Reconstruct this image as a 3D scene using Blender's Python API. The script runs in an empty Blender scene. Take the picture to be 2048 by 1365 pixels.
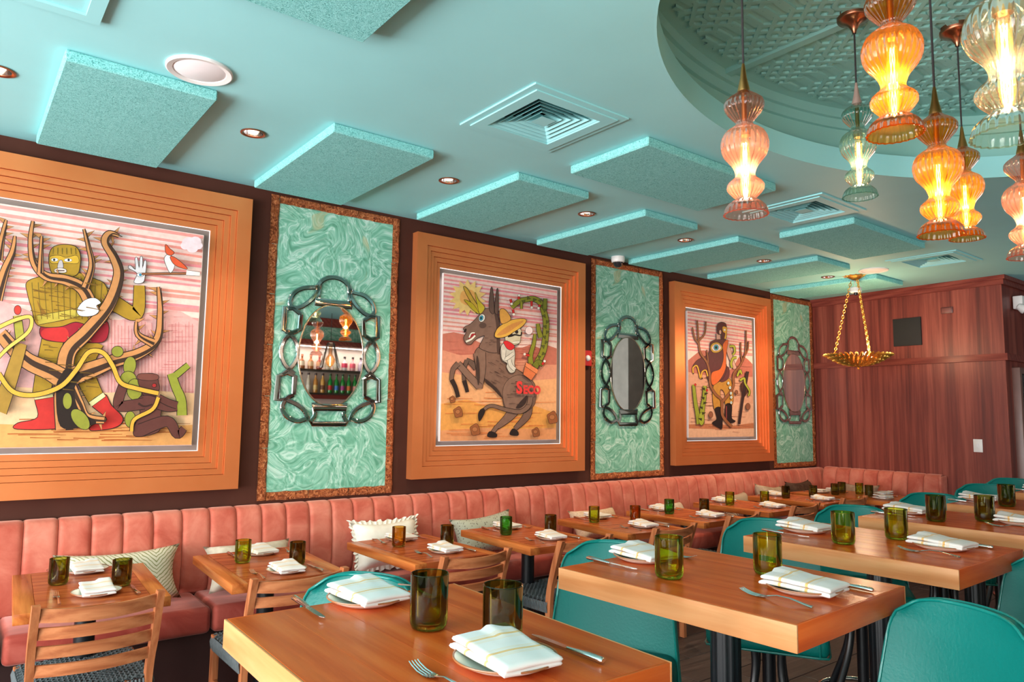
import bpy, bmesh, math, random
from math import sin, cos, pi, radians, sqrt, atan2
from mathutils import Vector, Matrix
from mathutils.geometry import tessellate_polygon

random.seed(7)
S = bpy.context.scene
COL = S.collection

# ------------------------------------------------------------------ camera
FPX, YAW, PITCH, ROLL = 1432.6, .9059, .101, .0141
CAMP = Vector((0, -4.6655, 1.5548))
_f = Vector((cos(YAW)*cos(PITCH), sin(YAW)*cos(PITCH), sin(PITCH)))
_r = Vector((sin(YAW), -cos(YAW), 0)); _u = _r.cross(_f)
_r2 = cos(ROLL)*_r + sin(ROLL)*_u; _u2 = -sin(ROLL)*_r + cos(ROLL)*_u
cam = bpy.data.cameras.new('camera'); cam.sensor_width = 36; cam.lens = FPX/2048*36
cam.clip_start = .05; cam.clip_end = 100
cob = bpy.data.objects.new('camera', cam); COL.objects.link(cob)
cob.matrix_world = Matrix(((_r2.x, _u2.x, -_f.x, CAMP.x), (_r2.y, _u2.y, -_f.y, CAMP.y),
                           (_r2.z, _u2.z, -_f.z, CAMP.z), (0, 0, 0, 1)))
S.camera = cob
S.view_settings.view_transform = 'Standard'; S.view_settings.look = 'None'
S.view_settings.gamma = 1; S.view_settings.use_curve_mapping = False
S.view_settings.exposure = 0.2
S.cycles.max_bounces = 10; S.cycles.diffuse_bounces = 5; S.cycles.glossy_bounces = 5
S.cycles.transparent_max_bounces = 24; S.cycles.transmission_bounces = 6
S.cycles.sample_clamp_indirect = 6.0; S.cycles.caustics_reflective = False; S.cycles.caustics_refractive = False

# ------------------------------------------------------------------ world and daylight
W = bpy.data.worlds.new('daylight'); S.world = W; W.use_nodes = True
W.node_tree.nodes['Background'].inputs[0].default_value = (.85, .93, 1, 1)
W.node_tree.nodes['Background'].inputs[1].default_value = 1.0
XW, YS, ZC, XE = -4.2, -6.1, 3.017, 11.0
WEST_WIN = [(-1.0, 1.2), (-2.5, 1.2), (-4.0, 1.2), (-5.4, 1.0)]
SOUTH_WIN = [(-3.2, 1.3), (-1.65, 1.3)]; FILL_WIN = [(7.5, 1.3)]  # last list: an added window that brightens the far ceiling
def area(name, loc, rot, sx, sy, power, col):
    l = bpy.data.lights.new(name, 'AREA'); l.shape = 'RECTANGLE'; l.size = sx; l.size_y = sy
    l.energy = power; l.color = col
    o = bpy.data.objects.new(name, l); COL.objects.link(o); o.location = loc; o.rotation_euler = rot; return o
WZ0, WZ1 = .45, 2.8
for y, w in WEST_WIN:
    area('window_daylight', (XW+.02, y, (WZ0+WZ1)/2), (0, -pi/2-radians(20), 0), WZ1-WZ0, w, 185*w, (1, .985, .97))
for x, w in SOUTH_WIN+FILL_WIN:
    area('window_daylight', (x, YS+.02, (WZ0+WZ1)/2), (pi/2+radians(20), 0, 0), w, WZ1-WZ0, (60 if x < 0 else 24)*w, (1, .985, .97))  # the weaker one is fill light at the added window

# ------------------------------------------------------------------ materials
MATS = {}
def s2l(c):
    return tuple((v/255/12.92 if v/255 <= .04045 else ((v/255+.055)/1.055)**2.4) for v in c)
class NT:
    def __init__(s, name):
        s.m = bpy.data.materials.new(name); s.m.use_nodes = True; s.t = s.m.node_tree
        s.b = s.t.nodes['Principled BSDF']; s.out = s.t.nodes['Material Output']
        MATS[name] = s.m
    def n(s, typ, ins=None, **kw):
        d = s.t.nodes.new('ShaderNode'+typ)
        for k, v in kw.items(): setattr(d, k, v)
        for k, v in (ins or {}).items(): s.set(d.inputs[k], v)
        return d
    def set(s, sock, v):
        if isinstance(v, bpy.types.NodeSocket): s.t.links.new(v, sock)
        elif isinstance(v, bpy.types.Node): s.t.links.new(v.outputs[0], sock)
        else:
            if sock.type == 'RGBA' and len(v) == 3: v = (*v, 1)
            sock.default_value = v
    def p(s, **kw):
        al = dict(col='Base Color', rough='Roughness', metal='Metallic', spec='Specular IOR Level', normal='Normal',
                  sheen='Sheen Weight', coat='Coat Weight', coatr='Coat Roughness', emis='Emission Color', emstr='Emission Strength',
                  aniso='Anisotropic', sheent='Sheen Tint', sheenr='Sheen Roughness')
        for k, v in kw.items(): s.set(s.b.inputs[al[k]], v)
        return s
    def obj(s): return s.n('TexCoord').outputs['Object']
    def rnd(s): return s.n('ObjectInfo').outputs['Random']
    def mapv(s, vec, scale=(1, 1, 1), loc=(0, 0, 0), rot=(0, 0, 0)):
        return s.n('Mapping', {'Vector': vec, 'Scale': scale, 'Location': loc, 'Rotation': rot}).outputs[0]
    def jit(s, vec, k=20):
        r = s.n('Math', {0: s.rnd(), 1: k}, operation='MULTIPLY')
        return s.n('VectorMath', {0: vec, 1: r.outputs[0]}, operation='ADD').outputs[0]
    def noise(s, vec, scale=5, detail=3, rough=.5, dist=0):
        return s.n('TexNoise', {'Vector': vec, 'Scale': scale, 'Detail': detail, 'Roughness': rough, 'Distortion': dist}).outputs[0]
    def ramp(s, fac, stops, interp='LINEAR'):
        r = s.n('ValToRGB', {0: fac}); e = r.color_ramp; e.interpolation = interp
        while len(e.elements) < len(stops): e.elements.new(.5)
        for k, (p, c) in enumerate(stops):
            e.elements[k].position = p; e.elements[k].color = (*c, 1) if len(c) == 3 else c
        return r.outputs[0]
    def mix(s, fac, a, b, mode='MIX'):
        d = s.n('Mix', data_type='RGBA', blend_type=mode)
        s.set(d.inputs[0], fac); s.set(d.inputs[6], a); s.set(d.inputs[7], b); return d.outputs[2]
    def bump(s, h, strength=.3, dist=.01):
        return s.n('Bump', {'Height': h, 'Strength': strength, 'Distance': dist}).outputs[0]

def plain(name, rgb, rough=.5, metal=0, var=.06, spec=.5, vscale=6, bump=0, **kw):
    m = NT(name); c = s2l(rgb)
    n = m.noise(m.jit(m.obj()), vscale, 4)
    col = m.ramp(n, [(.25, tuple(max(0, v*(1-var*2)) for v in c)), (.75, tuple(min(1, v*(1+var*2)) for v in c))])
    m.p(col=col, rough=rough, metal=metal, spec=spec)
    if bump: m.p(normal=m.bump(m.noise(m.obj(), vscale*40, 3), bump, .004))
    if kw: m.p(**kw)
    return m.m
def emis(name, col, strength):
    m = NT(name); m.p(col=(0, 0, 0), emis=col, emstr=strength, rough=.5); return m.m
def wood(name, dark, mid, light, axis=0, rough=.32, scale=1., coat=.03, spec=.12):
    m = NT(name); v = m.jit(m.obj(), 13)
    sc = [22*scale]*3; sc[axis] = 1.3*scale
    g = m.noise(m.mapv(v, sc), 1.6, 6, .6, .6)
    sc2 = [7*scale]*3; sc2[axis] = .55*scale
    w = m.n('TexWave', {'Vector': m.mapv(v, sc2), 'Scale': 1.2, 'Distortion': 5., 'Detail': 3, 'Detail Scale': .7},
            wave_type='BANDS', bands_direction='DIAGONAL').outputs[1]
    a = m.ramp(g, [(.28, s2l(dark)), (.5, s2l(mid)), (.74, s2l(light))])
    b = m.ramp(w, [(.0, s2l(dark)), (.35, s2l(mid)), (1, s2l(light))])
    c = m.mix(.38, a, b)
    tone = m.n('MapRange', {0: m.rnd(), 3: .93, 4: 1.06}).outputs[0]
    c = m.n('VectorMath', {0: c, 1: tone}, operation='MULTIPLY').outputs[0]
    m.p(col=c, rough=rough, coat=coat, coatr=.15, spec=spec, normal=m.bump(g, .05, .002)); return m.m
def thin_glass(name, rgb, dens=.5, transl=.15, gloss=.08, refl=1., edge=2.2, tint=None, tcol=None):
    """thin tinted glass: see-through tint, fresnel reflection, a little scatter in the ribs"""
    m = NT(name); c = s2l(rgb); t = m.t
    lw = m.n('LayerWeight', {'Blend': .35}).outputs['Facing']
    t0 = tint or tuple(1-(1-v)*dens for v in c)
    tn = m.mix(m.n('Math', {0: lw, 1: 1.6}, operation='POWER').outputs[0], t0, tuple(v**edge for v in t0))
    tr = m.n('BsdfTransparent', {0: tn}); tl = m.n('BsdfTranslucent', {0: tcol or c}); gl = m.n('BsdfGlossy', {0: (1, 1, 1), 1: gloss})
    fr = m.n('Math', {0: m.n('Fresnel', {'IOR': 1.5}).outputs[0], 1: refl}, operation='MULTIPLY')
    m1 = m.n('MixShader', {0: transl, 1: tr.outputs[0], 2: tl.outputs[0]})
    m2 = m.n('MixShader', {0: fr.outputs[0], 1: m1.outputs[0], 2: gl.outputs[0]})
    t.links.new(m2.outputs[0], m.out.inputs[0]); t.nodes.remove(m.b); return m.m

CEIL = plain('ceiling_paint', (155, 220, 224), .55, var=.02, vscale=2)
RECESS = plain('recess_paint', (146, 196, 190), .5, var=.02, vscale=2)
BROWN = plain('brown_wall_paint', (76, 42, 33), .8, var=.04, spec=.15)
PLASTER = plain('plaster', (205, 196, 184), .7, var=.03)
def mk_wool():
    m = NT('teal_wood_wool'); v = m.jit(m.obj(), 5)
    d = m.n('VectorMath', {0: v, 1: m.n('VectorMath', {0: m.n('TexNoise', {'Vector': v, 'Scale': 70, 'Detail': 2}).outputs[1], 'Scale': .03}, operation='SCALE').outputs[0]}, operation='ADD').outputs[0]
    f = m.n('TexVoronoi', {'Vector': m.mapv(d, (1, 1.35, 1)), 'Scale': 105}, feature='DISTANCE_TO_EDGE').outputs[0]
    n = m.noise(v, 160, 3, .7, 2.5)
    h = m.n('Math', {0: m.n('Math', {0: f, 1: 2.2}, operation='MULTIPLY').outputs[0], 1: n}, operation='ADD').outputs[0]
    n4 = m.noise(v, 75, 5, .75, 3.); c = m.ramp(n4, [(.37, s2l((52, 122, 120))), (.46, s2l((130, 208, 206))), (.62, s2l((172, 234, 232)))])
    m.p(col=c, rough=.9, spec=.1, normal=m.bump(n4, .6, .008)); return m.m
WOOL = mk_wool()
COPPER = NT('copper_lacquer'); COPPER.p(col=COPPER.ramp(COPPER.noise(COPPER.obj(), 3, 3), [(.3, s2l((230, 130, 74))), (.7, s2l((236, 140, 84)))]), metal=.7, rough=.42); COPPER = COPPER.m
def mk_leaf():
    m = NT('copper_leaf'); v = m.jit(m.obj(), 9)
    n = m.noise(v, 38, 6, .7, 1.6); n2 = m.noise(v, 90, 4, .7, 1)
    c = m.ramp(n, [(.32, s2l((84, 40, 24))), (.44, s2l((150, 78, 44))), (.56, s2l((204, 122, 74))), (.7, s2l((250, 196, 140)))])
    m.p(col=c, metal=.75, rough=.34, normal=m.bump(m.n('Math', {0: n, 1: n2}, operation='ADD').outputs[0], 1., .012)); return m.m
LEAF = mk_leaf()
def mk_marble():
    m = NT('marbled_paper'); v = m.mapv(m.obj(), (1, 1, 1), (3.7, 0, 1.3))
    w1 = m.n('TexNoise', {'Vector': v, 'Scale': 2.1, 'Detail': 1.5}).outputs[1]
    d1 = m.n('VectorMath', {0: v, 1: m.n('VectorMath', {0: w1, 'Scale': .75}, operation='SCALE').outputs[0]}, operation='ADD').outputs[0]
    w2 = m.n('TexNoise', {'Vector': d1, 'Scale': 4.2, 'Detail': 1}).outputs[1]
    d2 = m.n('VectorMath', {0: d1, 1: m.n('VectorMath', {0: w2, 'Scale': .34}, operation='SCALE').outputs[0]}, operation='ADD').outputs[0]
    wv = m.n('TexWave', {'Vector': d2, 'Scale': 6.5, 'Distortion': 5.0, 'Detail': 2.5, 'Detail Scale': 1.0}, wave_type='BANDS', bands_direction='DIAGONAL').outputs[1]
    n3 = m.noise(m.mapv(d2, (1, 1, .8)), 6.5, 4, .55, 2.8)
    c = m.ramp(wv, [(.0, s2l((90, 152, 126))), (.3, s2l((116, 178, 154))), (.46, s2l((138, 194, 172))), (.58, s2l((200, 228, 216))), (.7, s2l((132, 190, 168))), (.85, s2l((186, 220, 204))), (1, s2l((98, 160, 134)))])
    c2 = m.ramp(n3, [(.34, s2l((84, 146, 120))), (.46, s2l((118, 180, 155))), (.54, s2l((140, 196, 174))), (.6, s2l((206, 230, 220))), (.68, s2l((140, 194, 172)))])
    c = m.mix(.68, c, c2)
    gold = m.ramp(m.noise(d2, 3.1, 2), [(.66, (0, 0, 0)), (.7, (.55, .55, .55)), (.73, (0, 0, 0))])
    c = m.mix(m.n('SeparateColor', {0: gold}).outputs[0], c, s2l((196, 178, 130)))
    m.p(col=c, rough=.45); return m.m
MARBLE = mk_marble()
def mk_velvet():
    m = NT('coral_velvet'); v = m.jit(m.obj(), 6)
    n = m.noise(v, 5, 5, .6, .6)
    c = m.ramp(n, [(.3, s2l((170, 74, 58))), (.5, s2l((191, 98, 80))), (.72, s2l((208, 125, 105)))])
    m.p(col=c, rough=.7, spec=.2, sheen=.7, sheenr=.4, sheent=s2l((255, 190, 170)), normal=m.bump(m.noise(v, 400, 2), .08, .001)); return m.m
VELVET = mk_velvet()
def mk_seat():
    m = NT('shaded_seat_velvet'); v = m.jit(m.obj(), 6)  # same velvet as the back, darker: shade on the pile put into its colour
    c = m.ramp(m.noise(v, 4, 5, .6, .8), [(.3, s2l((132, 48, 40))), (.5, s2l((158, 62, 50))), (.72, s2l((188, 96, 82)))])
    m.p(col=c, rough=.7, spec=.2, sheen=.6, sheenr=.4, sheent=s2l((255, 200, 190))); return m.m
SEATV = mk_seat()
VINYL = plain('green_vinyl', (0, 103, 96), .42, var=.03, vscale=3, spec=.28, bump=.22)
PIPING = plain('green_piping', (6, 112, 104), .3, var=.02)
OAKX = wood('table_wood_x', (184, 70, 24), (208, 86, 32), (222, 106, 46), 0, rough=.26)
OAKY = wood('table_wood_y', (184, 70, 24), (208, 86, 32), (222, 106, 46), 1, rough=.26)
EDGEW = wood('pale_edge_wood', (194, 114, 66), (210, 136, 86), (222, 156, 108), 1, rough=.4)
EDGEX = wood('pale_edge_wood_x', (194, 114, 66), (210, 136, 86), (222, 156, 108), 0, rough=.4)
REDX = wood('red_wood_x', (128, 52, 26), (172, 80, 40), (196, 106, 56), 0, rough=.24)
REDY = wood('red_wood_y', (140, 64, 28), (186, 98, 48), (212, 128, 66), 1, rough=.26)
TEAK = wood('teak', (140, 74, 44), (176, 102, 64), (196, 124, 82), 2, rough=.4, scale=1.4)
def mk_veneer():
    m = NT('wall_veneer'); v = m.obj()
    g = m.noise(m.mapv(v, (14, 14, .5)), 2.2, 6, .62, .3); b = m.noise(m.mapv(v, (9, 9, .05)), 1.1, 2)
    c = m.ramp(m.n('Math', {0: m.n('Math', {0: g, 1: .55}, operation='MULTIPLY').outputs[0], 1: m.n('Math', {0: b, 1: .5}, operation='MULTIPLY').outputs[0]}, operation='ADD').outputs[0],
               [(.38, s2l((88, 35, 29))), (.52, s2l((122, 54, 44))), (.66, s2l((150, 76, 62)))])
    m.p(col=c, rough=.42, spec=.35, normal=m.bump(g, .05, .002)); return m.m
VENEER = mk_veneer()
VENH = wood('trim_wood', (98, 40, 36), (124, 58, 50), (146, 76, 64), 1, rough=.35)
DARKW = plain('dark_wood', (52, 28, 26), .4, var=.1)
BLACK = plain('black_metal', (18, 20, 24), .32, var=.05)
BLACKM = plain('black_matte', (30, 28, 27), .8, var=.05)
CHROME = plain('chrome', (225, 225, 225), .12, 1, var=.01)
STEEL = plain('cutlery_steel', (222, 220, 216), .16, 1, var=.01)
MIRROR = plain('mirror_silver', (232, 234, 232), .015, 1, var=.004)
MIRB = plain('mirror_bevel', (186, 190, 186), .05, 1, var=.01)
MIRE = plain('mirror_edge', (206, 190, 168), .2, 1, var=.05)
BRASS = plain('brass', (214, 158, 96), .28, 1, var=.03)
BRONZE = plain('bronze', (170, 110, 84), .3, 1, var=.04)
GOLD = plain('gilt', (250, 182, 84), .34, .9, var=.12, vscale=30)
CORD = plain('black_cord', (38, 34, 36), .7, var=.05)
WHITE = plain('white_plastic', (232, 226, 224), .45, var=.015)
GRILLE = plain('speaker_grille', (238, 232, 234), .6, var=.02)
RED = plain('red_plastic', (196, 30, 34), .4, var=.03)
CLEAR = thin_glass('clear_lens', (225, 230, 232), .4, .1, .03)
CHINA = plain('glazed_china', (232, 226, 212), .2, var=.015)
RIM = plain('brown_glaze', (150, 92, 56), .3, var=.12, vscale=60)
ROPE = plain('grey_rope', (82, 86, 88), .8, var=.12, vscale=50)
DARKGLASS = plain('dark_door_glass', (22, 22, 24), .15, var=.03)
def mk_napkin():
    m = NT('striped_napkin'); o = m.obj(); y = m.n('SeparateXYZ', {0: o}).outputs[1]
    u = m.n('MapRange', {0: y, 1: -.1, 2: .1}).outputs[0]
    wh = s2l((222, 211, 207)); tan = s2l((222, 172, 108)); tn2 = s2l((226, 196, 160))
    st = []; 
    def band(a, b, c): st.extend([(a, c), (b, wh)])
    st.append((0, wh))
    for c0 in (.33, .69):
        for k in (-.085, -.065, -.045): band(c0+k, c0+k+.006, tn2)
        band(c0-.02, c0+.02, tan)
        for k in (.035, .055, .075): band(c0+k, c0+k+.006, tn2)
    m.p(col=m.ramp(u, st, 'CONSTANT'), rough=.85, spec=.1, sheen=.2, normal=m.bump(m.noise(m.obj(), 900, 2), .15, .001)); return m.m
NAPKIN = mk_napkin()
def mk_tile():
    m = NT('floor_plank_tile'); v = m.jit(m.obj(), 9)
    g = m.noise(m.mapv(v, (1.5, 20, 1)), 2, 5, .6, .4)
    c = m.ramp(g, [(.3, s2l((52, 38, 35))), (.55, s2l((76, 58, 53))), (.75, s2l((96, 76, 70)))])
    m.p(col=c, rough=.45); return m.m
TILE = mk_tile(); GROUT = plain('grout', (34, 27, 26), .8)
def cloth(name, a, b, scale=24, kind='noise'):
    m = NT(name); v = m.obj()
    if kind == 'chevron':
        x = m.n('SeparateXYZ', {0: v}); ax = m.n('Math', {0: m.n('Math', {0: x.outputs[0], 1: .17}, operation='SUBTRACT').outputs[0]}, operation='ABSOLUTE').outputs[0]
        h = m.n('Math', {0: m.n('Math', {0: x.outputs[2], 1: ax}, operation='SUBTRACT').outputs[0], 1: m.n('Math', {0: m.noise(v, 18, 2), 1: .03}, operation='MULTIPLY').outputs[0]}, operation='ADD').outputs[0]
        f = m.n('Math', {0: m.n('Math', {0: h, 1: 44.}, operation='MULTIPLY').outputs[0]}, operation='FRACT').outputs[0]
        c = m.ramp(f, [(.0, s2l(a)), (.62, s2l(a)), (.75, s2l(b)), (.92, s2l(b)), (1, s2l(a))])
    elif kind == 'speckle':
        f = m.n('TexVoronoi', {'Vector': v, 'Scale': scale}).outputs[0]; c = m.ramp(f, [(.18, s2l(b)), (.34, s2l(a))])
    else:
        c = m.ramp(m.noise(v, scale, 4), [(.35, s2l(b)), (.65, s2l(a))])
    m.p(col=c, rough=.9, spec=.1, normal=m.bump(m.noise(v, 300, 2), .2, .002)); return m.m

# ------------------------------------------------------------------ mesh building
class MB:
    def __init__(s): s.v = []; s.f = []
    def add(s, vs, fs):
        k = len(s.v); s.v += [tuple(v) for v in vs]; s.f += [tuple(i+k for i in f) for f in fs]; return s
    def box(s, x0, x1, y0, y1, z0, z1):
        return s.add([(x, y, z) for z in (z0, z1) for y in (y0, y1) for x in (x0, x1)],
                     [(0, 2, 3, 1), (4, 5, 7, 6), (0, 1, 5, 4), (2, 6, 7, 3), (0, 4, 6, 2), (1, 3, 7, 5)])
    def bbox(s, x0, x1, y0, y1, z0, z1, b=.004, seg=2):
        bm = bmesh.new(); bmesh.ops.create_cube(bm, size=1)
        for v in bm.verts:
            v.co = Vector((x0 if v.co.x < 0 else x1, y0 if v.co.y < 0 else y1, z0 if v.co.z < 0 else z1))
        bmesh.ops.bevel(bm, geom=bm.edges[:], offset=b, segments=seg, affect='EDGES', profile=.5)
        bm.verts.index_update(); s.add([v.co for v in bm.verts], [[v.index for v in f.verts] for f in bm.faces]); bm.free(); return s
    def lathe(s, prof, n=24, rib=0, amp=0, c=(0, 0, 0), cap0=False, cap1=False):
        vs = []
        for r, z in prof:
            for i in range(n):
                a = 2*pi*i/n; rr = r*(1+amp*cos(rib*a)) if rib else r
                vs.append((c[0]+rr*cos(a), c[1]+rr*sin(a), c[2]+z))
        fs = [(j*n+i, j*n+(i+1) % n, (j+1)*n+(i+1) % n, (j+1)*n+i) for j in range(len(prof)-1) for i in range(n)]
        if cap0: fs.append(tuple(range(n))[::-1])
        if cap1: fs.append(tuple((len(prof)-1)*n+i for i in range(n)))
        return s.add(vs, fs)
    def tube(s, pts, r, n=8, closed=False, cap=True, flat=1.):
        P = [Vector(p) for p in pts]; m = len(P); R = r if isinstance(r, (list, tuple)) else [r]*m
        vs = []; up = None
        for k in range(m):
            a = P[(k-1) % m] if closed or k else P[0]; b = P[(k+1) % m] if closed or k < m-1 else P[-1]
            t = (b-a).normalized()
            if up is None: up = Vector((0, 0, 1)) if abs(t.z) < .9 else Vector((1, 0, 0))
            x = t.cross(up).normalized(); up = x.cross(t).normalized()
            for i in range(n):
                q = 2*pi*i/n; vs.append(P[k]+x*cos(q)*R[k]+up*sin(q)*R[k]*flat)
        fs = [(j*n+i, j*n+(i+1) % n, ((j+1) % m)*n+(i+1) % n, ((j+1) % m)*n+i) for j in range(m if closed else m-1) for i in range(n)]
        if cap and not closed: fs += [tuple(range(n))[::-1], tuple((m-1)*n+i for i in range(n))]
        return s.add(vs, fs)
    def prism(s, poly, z0, z1, frm=None):
        """poly in xy extruded z0..z1; frm maps (x,y,z) to a point"""
        frm = frm or (lambda x, y, z: (x, y, z)); n = len(poly)
        vs = [frm(x, y, z0) for x, y in poly]+[frm(x, y, z1) for x, y in poly]
        tri = tessellate_polygon([[Vector((x, y, 0)) for x, y in poly]])
        fs = [tuple(t) for t in tri]+[tuple(i+n for i in t[::-1]) for t in tri]+[(i, (i+1) % n, n+(i+1) % n, n+i) for i in range(n)]
        return s.add(vs, fs)
    def grid(s, fn, nu, nv, closed_u=False):
        vs = [fn(i/nu, j/nv) for j in range(nv+1) for i in range(nu+(0 if closed_u else 1))]
        w = nu+(0 if closed_u else 1)
        return s.add(vs, [(j*w+i, j*w+(i+1) % w, (j+1)*w+(i+1) % w, (j+1)*w+i) for j in range(nv) for i in range(nu)])
    def mesh(s, name, mat, smooth=35, fix=True):
        me = bpy.data.meshes.new(name); me.from_pydata(s.v, [], s.f); me.materials.append(mat)
        if fix:
            bm = bmesh.new(); bm.from_mesh(me); bmesh.ops.recalc_face_normals(bm, faces=bm.faces[:]); bm.to_mesh(me); bm.free()
        if smooth:
            me.polygons.foreach_set('use_smooth', [True]*len(me.polygons)); me.set_sharp_from_angle(angle=radians(smooth))
        me.update(); return me
    def ob(s, name, mat, parent=None, loc=None, rot=None, smooth=35):
        return link(name, s.mesh(name, mat, smooth), parent, loc, rot)
def link(name, data, parent=None, loc=None, rot=None):
    o = bpy.data.objects.new(name, data); COL.objects.link(o)
    if parent: o.parent = parent
    if loc is not None: o.location = loc
    if rot is not None: o.rotation_euler = rot
    return o
def tag(o, label, cat, group=None):
    o['label'] = label; o['category'] = cat
    if group: o['group'] = group
    return o
def thing(name, label, cat, loc=(0, 0, 0), rz=0, group=None):
    return tag(link(name, None, None, loc, (0, 0, rz)), label, cat, group)
def struct(o): o['kind'] = 'structure'; return o
KIDS = {}
def kids(o): return [c for c in COL.objects if c.parent == o]
def dup(root, label, loc, rz=0, group=None, kd=None, scale=None):
    r = root.copy(); COL.objects.link(r); r.location = loc; r.rotation_euler = (0, 0, rz); r['label'] = label
    if group: r['group'] = group
    if scale: r.scale = scale
    for ch, sub in kd:
        c = ch.copy(); COL.objects.link(c); c.parent = r
        for g in sub:
            d = g.copy(); COL.objects.link(d); d.parent = c
    return r
def tree(root): return [(c, kids(c)) for c in kids(root)]
class Proto:
    """first place() uses the built object itself, later ones copies of it and its parts"""
    def __init__(s, root): s.root = root; s.kd = tree(root); s.used = False
    def place(s, label, loc, rz=0, group=None):
        if not s.used:
            s.used = True; r = s.root; r.location = loc; r.rotation_euler = (0, 0, rz); r['label'] = label
            if group: r['group'] = group
            return r
        return dup(s.root, label, loc, rz, group, s.kd)
def catmull(pts, n=6, closed=False):
    P = [Vector(p) for p in pts]; m = len(P); out = []
    for k in range(m if closed else m-1):
        p0 = P[(k-1) % m] if closed or k else P[0]; p1 = P[k]; p2 = P[(k+1) % m]
        p3 = P[(k+2) % m] if closed or k < m-2 else P[-1]
        for i in range(n):
            t = i/n
            out.append(.5*((2*p1)+(p2-p0)*t+(2*p0-5*p1+4*p2-p3)*t*t+(3*p1-p0-3*p2+p3)*t**3))
    if not closed: out.append(P[-1])
    return out
def ony(x, y, Y):
    d = _f+(x-1024)/FPX*_r2-(y-682.5)/FPX*_u2; return CAMP+d*((Y-CAMP.y)/d.y)
ORD = ['first', 'second', 'third', 'fourth', 'fifth', 'sixth', 'seventh', 'eighth', 'ninth', 'tenth', 'eleventh', 'twelfth']

# ================================================================== SETTING
# floor with plank-look tiles running along the room
fl = struct(MB().box(XW-.15, XE+.1, YS-.1, .1, -.12, -.006).ob('floor', GROUT, smooth=0))
tile_me = MB().bbox(-.297, .297, -.147, .147, -.006, .002, .002, 1).mesh('floor_tile', TILE, 20)
nt = 0
for j in range(18):
    for i in range(15):
        link('floor_tile', tile_me, fl, (.05+.6*i+(.3 if j % 2 else 0)+.24, -.64-.3*j-.03+.11, 0)); nt += 1

# ceiling slab with the oval recess, the vent openings and the can openings cut out
RC = (3.35, -3.74); RA, RB = 1.75, 1.22; RA2, RB2 = 1.9, 1.36; ZR = 3.45
VENTS = [(2.245, -2.03), (4.68, -2.03), (7.05, -1.95)]
CANS = [(.076+1.173*k, -.93) for k in range(7)]
CANS = [(.07, -.91), (1.173, -.923), (2.393, -.945), (3.576, -.97), (4.741, -.943), (5.935, -.915), (7.108, -.91)]
def ell(a, b, n, c=RC): return [(c[0]+a*cos(2*pi*i/n), c[1]+b*sin(2*pi*i/n)) for i in range(n)]
cut = bmesh.new()
def cutprism(poly):
    n = len(poly); vs = [cut.verts.new((x, y, z)) for z in (ZC-.1, ZC+.2) for x, y in poly]
    cut.faces.new(vs[:n][::-1]); cut.faces.new(vs[n:])
    for i in range(n): cut.faces.new((vs[i], vs[(i+1) % n], vs[n+(i+1) % n], vs[n+i]))
cutprism(ell(RA, RB, 128))
for x, y in VENTS: cutprism([(x-.21, y-.21), (x+.21, y-.21), (x+.21, y+.21), (x-.21, y+.21)])
for x, y in CANS: cutprism(ell(.052, .052, 24, (x, y)))
cme = bpy.data.meshes.new('cutter'); cut.to_mesh(cme); cut.free()
cuto = bpy.data.objects.new('cutter', cme); COL.objects.link(cuto)
ce = struct(MB().box(XW-.15, XE+.1, YS-.1, .1, ZC, ZC+.1).ob('ceiling', CEIL, smooth=0))
bo = ce.modifiers.new('cut', 'BOOLEAN'); bo.object = cuto; bo.operation = 'DIFFERENCE'; bo.solver = 'EXACT'
dg = bpy.context.evaluated_depsgraph_get(); dg.update()
nm = bpy.data.meshes.new_from_object(ce.evaluated_get(dg)); ce.modifiers.clear(); old = ce.data; ce.data = nm; nm.name = 'ceiling'
nm.materials.clear(); nm.materials.append(CEIL)
bpy.data.objects.remove(cuto); bpy.data.meshes.remove(cme); bpy.data.meshes.remove(old)
# recess: lip, set-back wall with two steps, top, lattice relief and batten
def ring(mb, prof, n=128):
    vs = []
    for (da, z) in prof:
        for x, y in ell(RA+da, RB+da, n): vs.append((x, y, z))
    mb.add(vs, [(j*n+i, j*n+(i+1) % n, (j+1)*n+(i+1) % n, (j+1)*n+i) for j in range(len(prof)-1) for i in range(n)]); return mb
ring(MB(), [(.004, ZC-.0015), (-.006, ZC-.0015), (-.006, ZC+.13), (.15, ZC+.135), (.15, ZC+.105), (.02, ZC+.103)]).ob('recess_lip', CEIL, ce, smooth=30)
ring(MB(), [(.15, ZC+.13), (.15, ZR-.11)]).ob('recess_wall', RECESS, ce, smooth=30)
ring(MB(), [(.152, ZR-.11), (.125, ZR-.11), (.125, ZR-.055), (.10, ZR-.055), (.10, ZR+.002)]).ob('recess_moulding', RECESS, ce, smooth=30)
MB().prism(ell(RA2+.06, RB2+.06, 96), ZR, ZR+.05).ob('recess_top', RECESS, ce, smooth=0)
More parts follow.
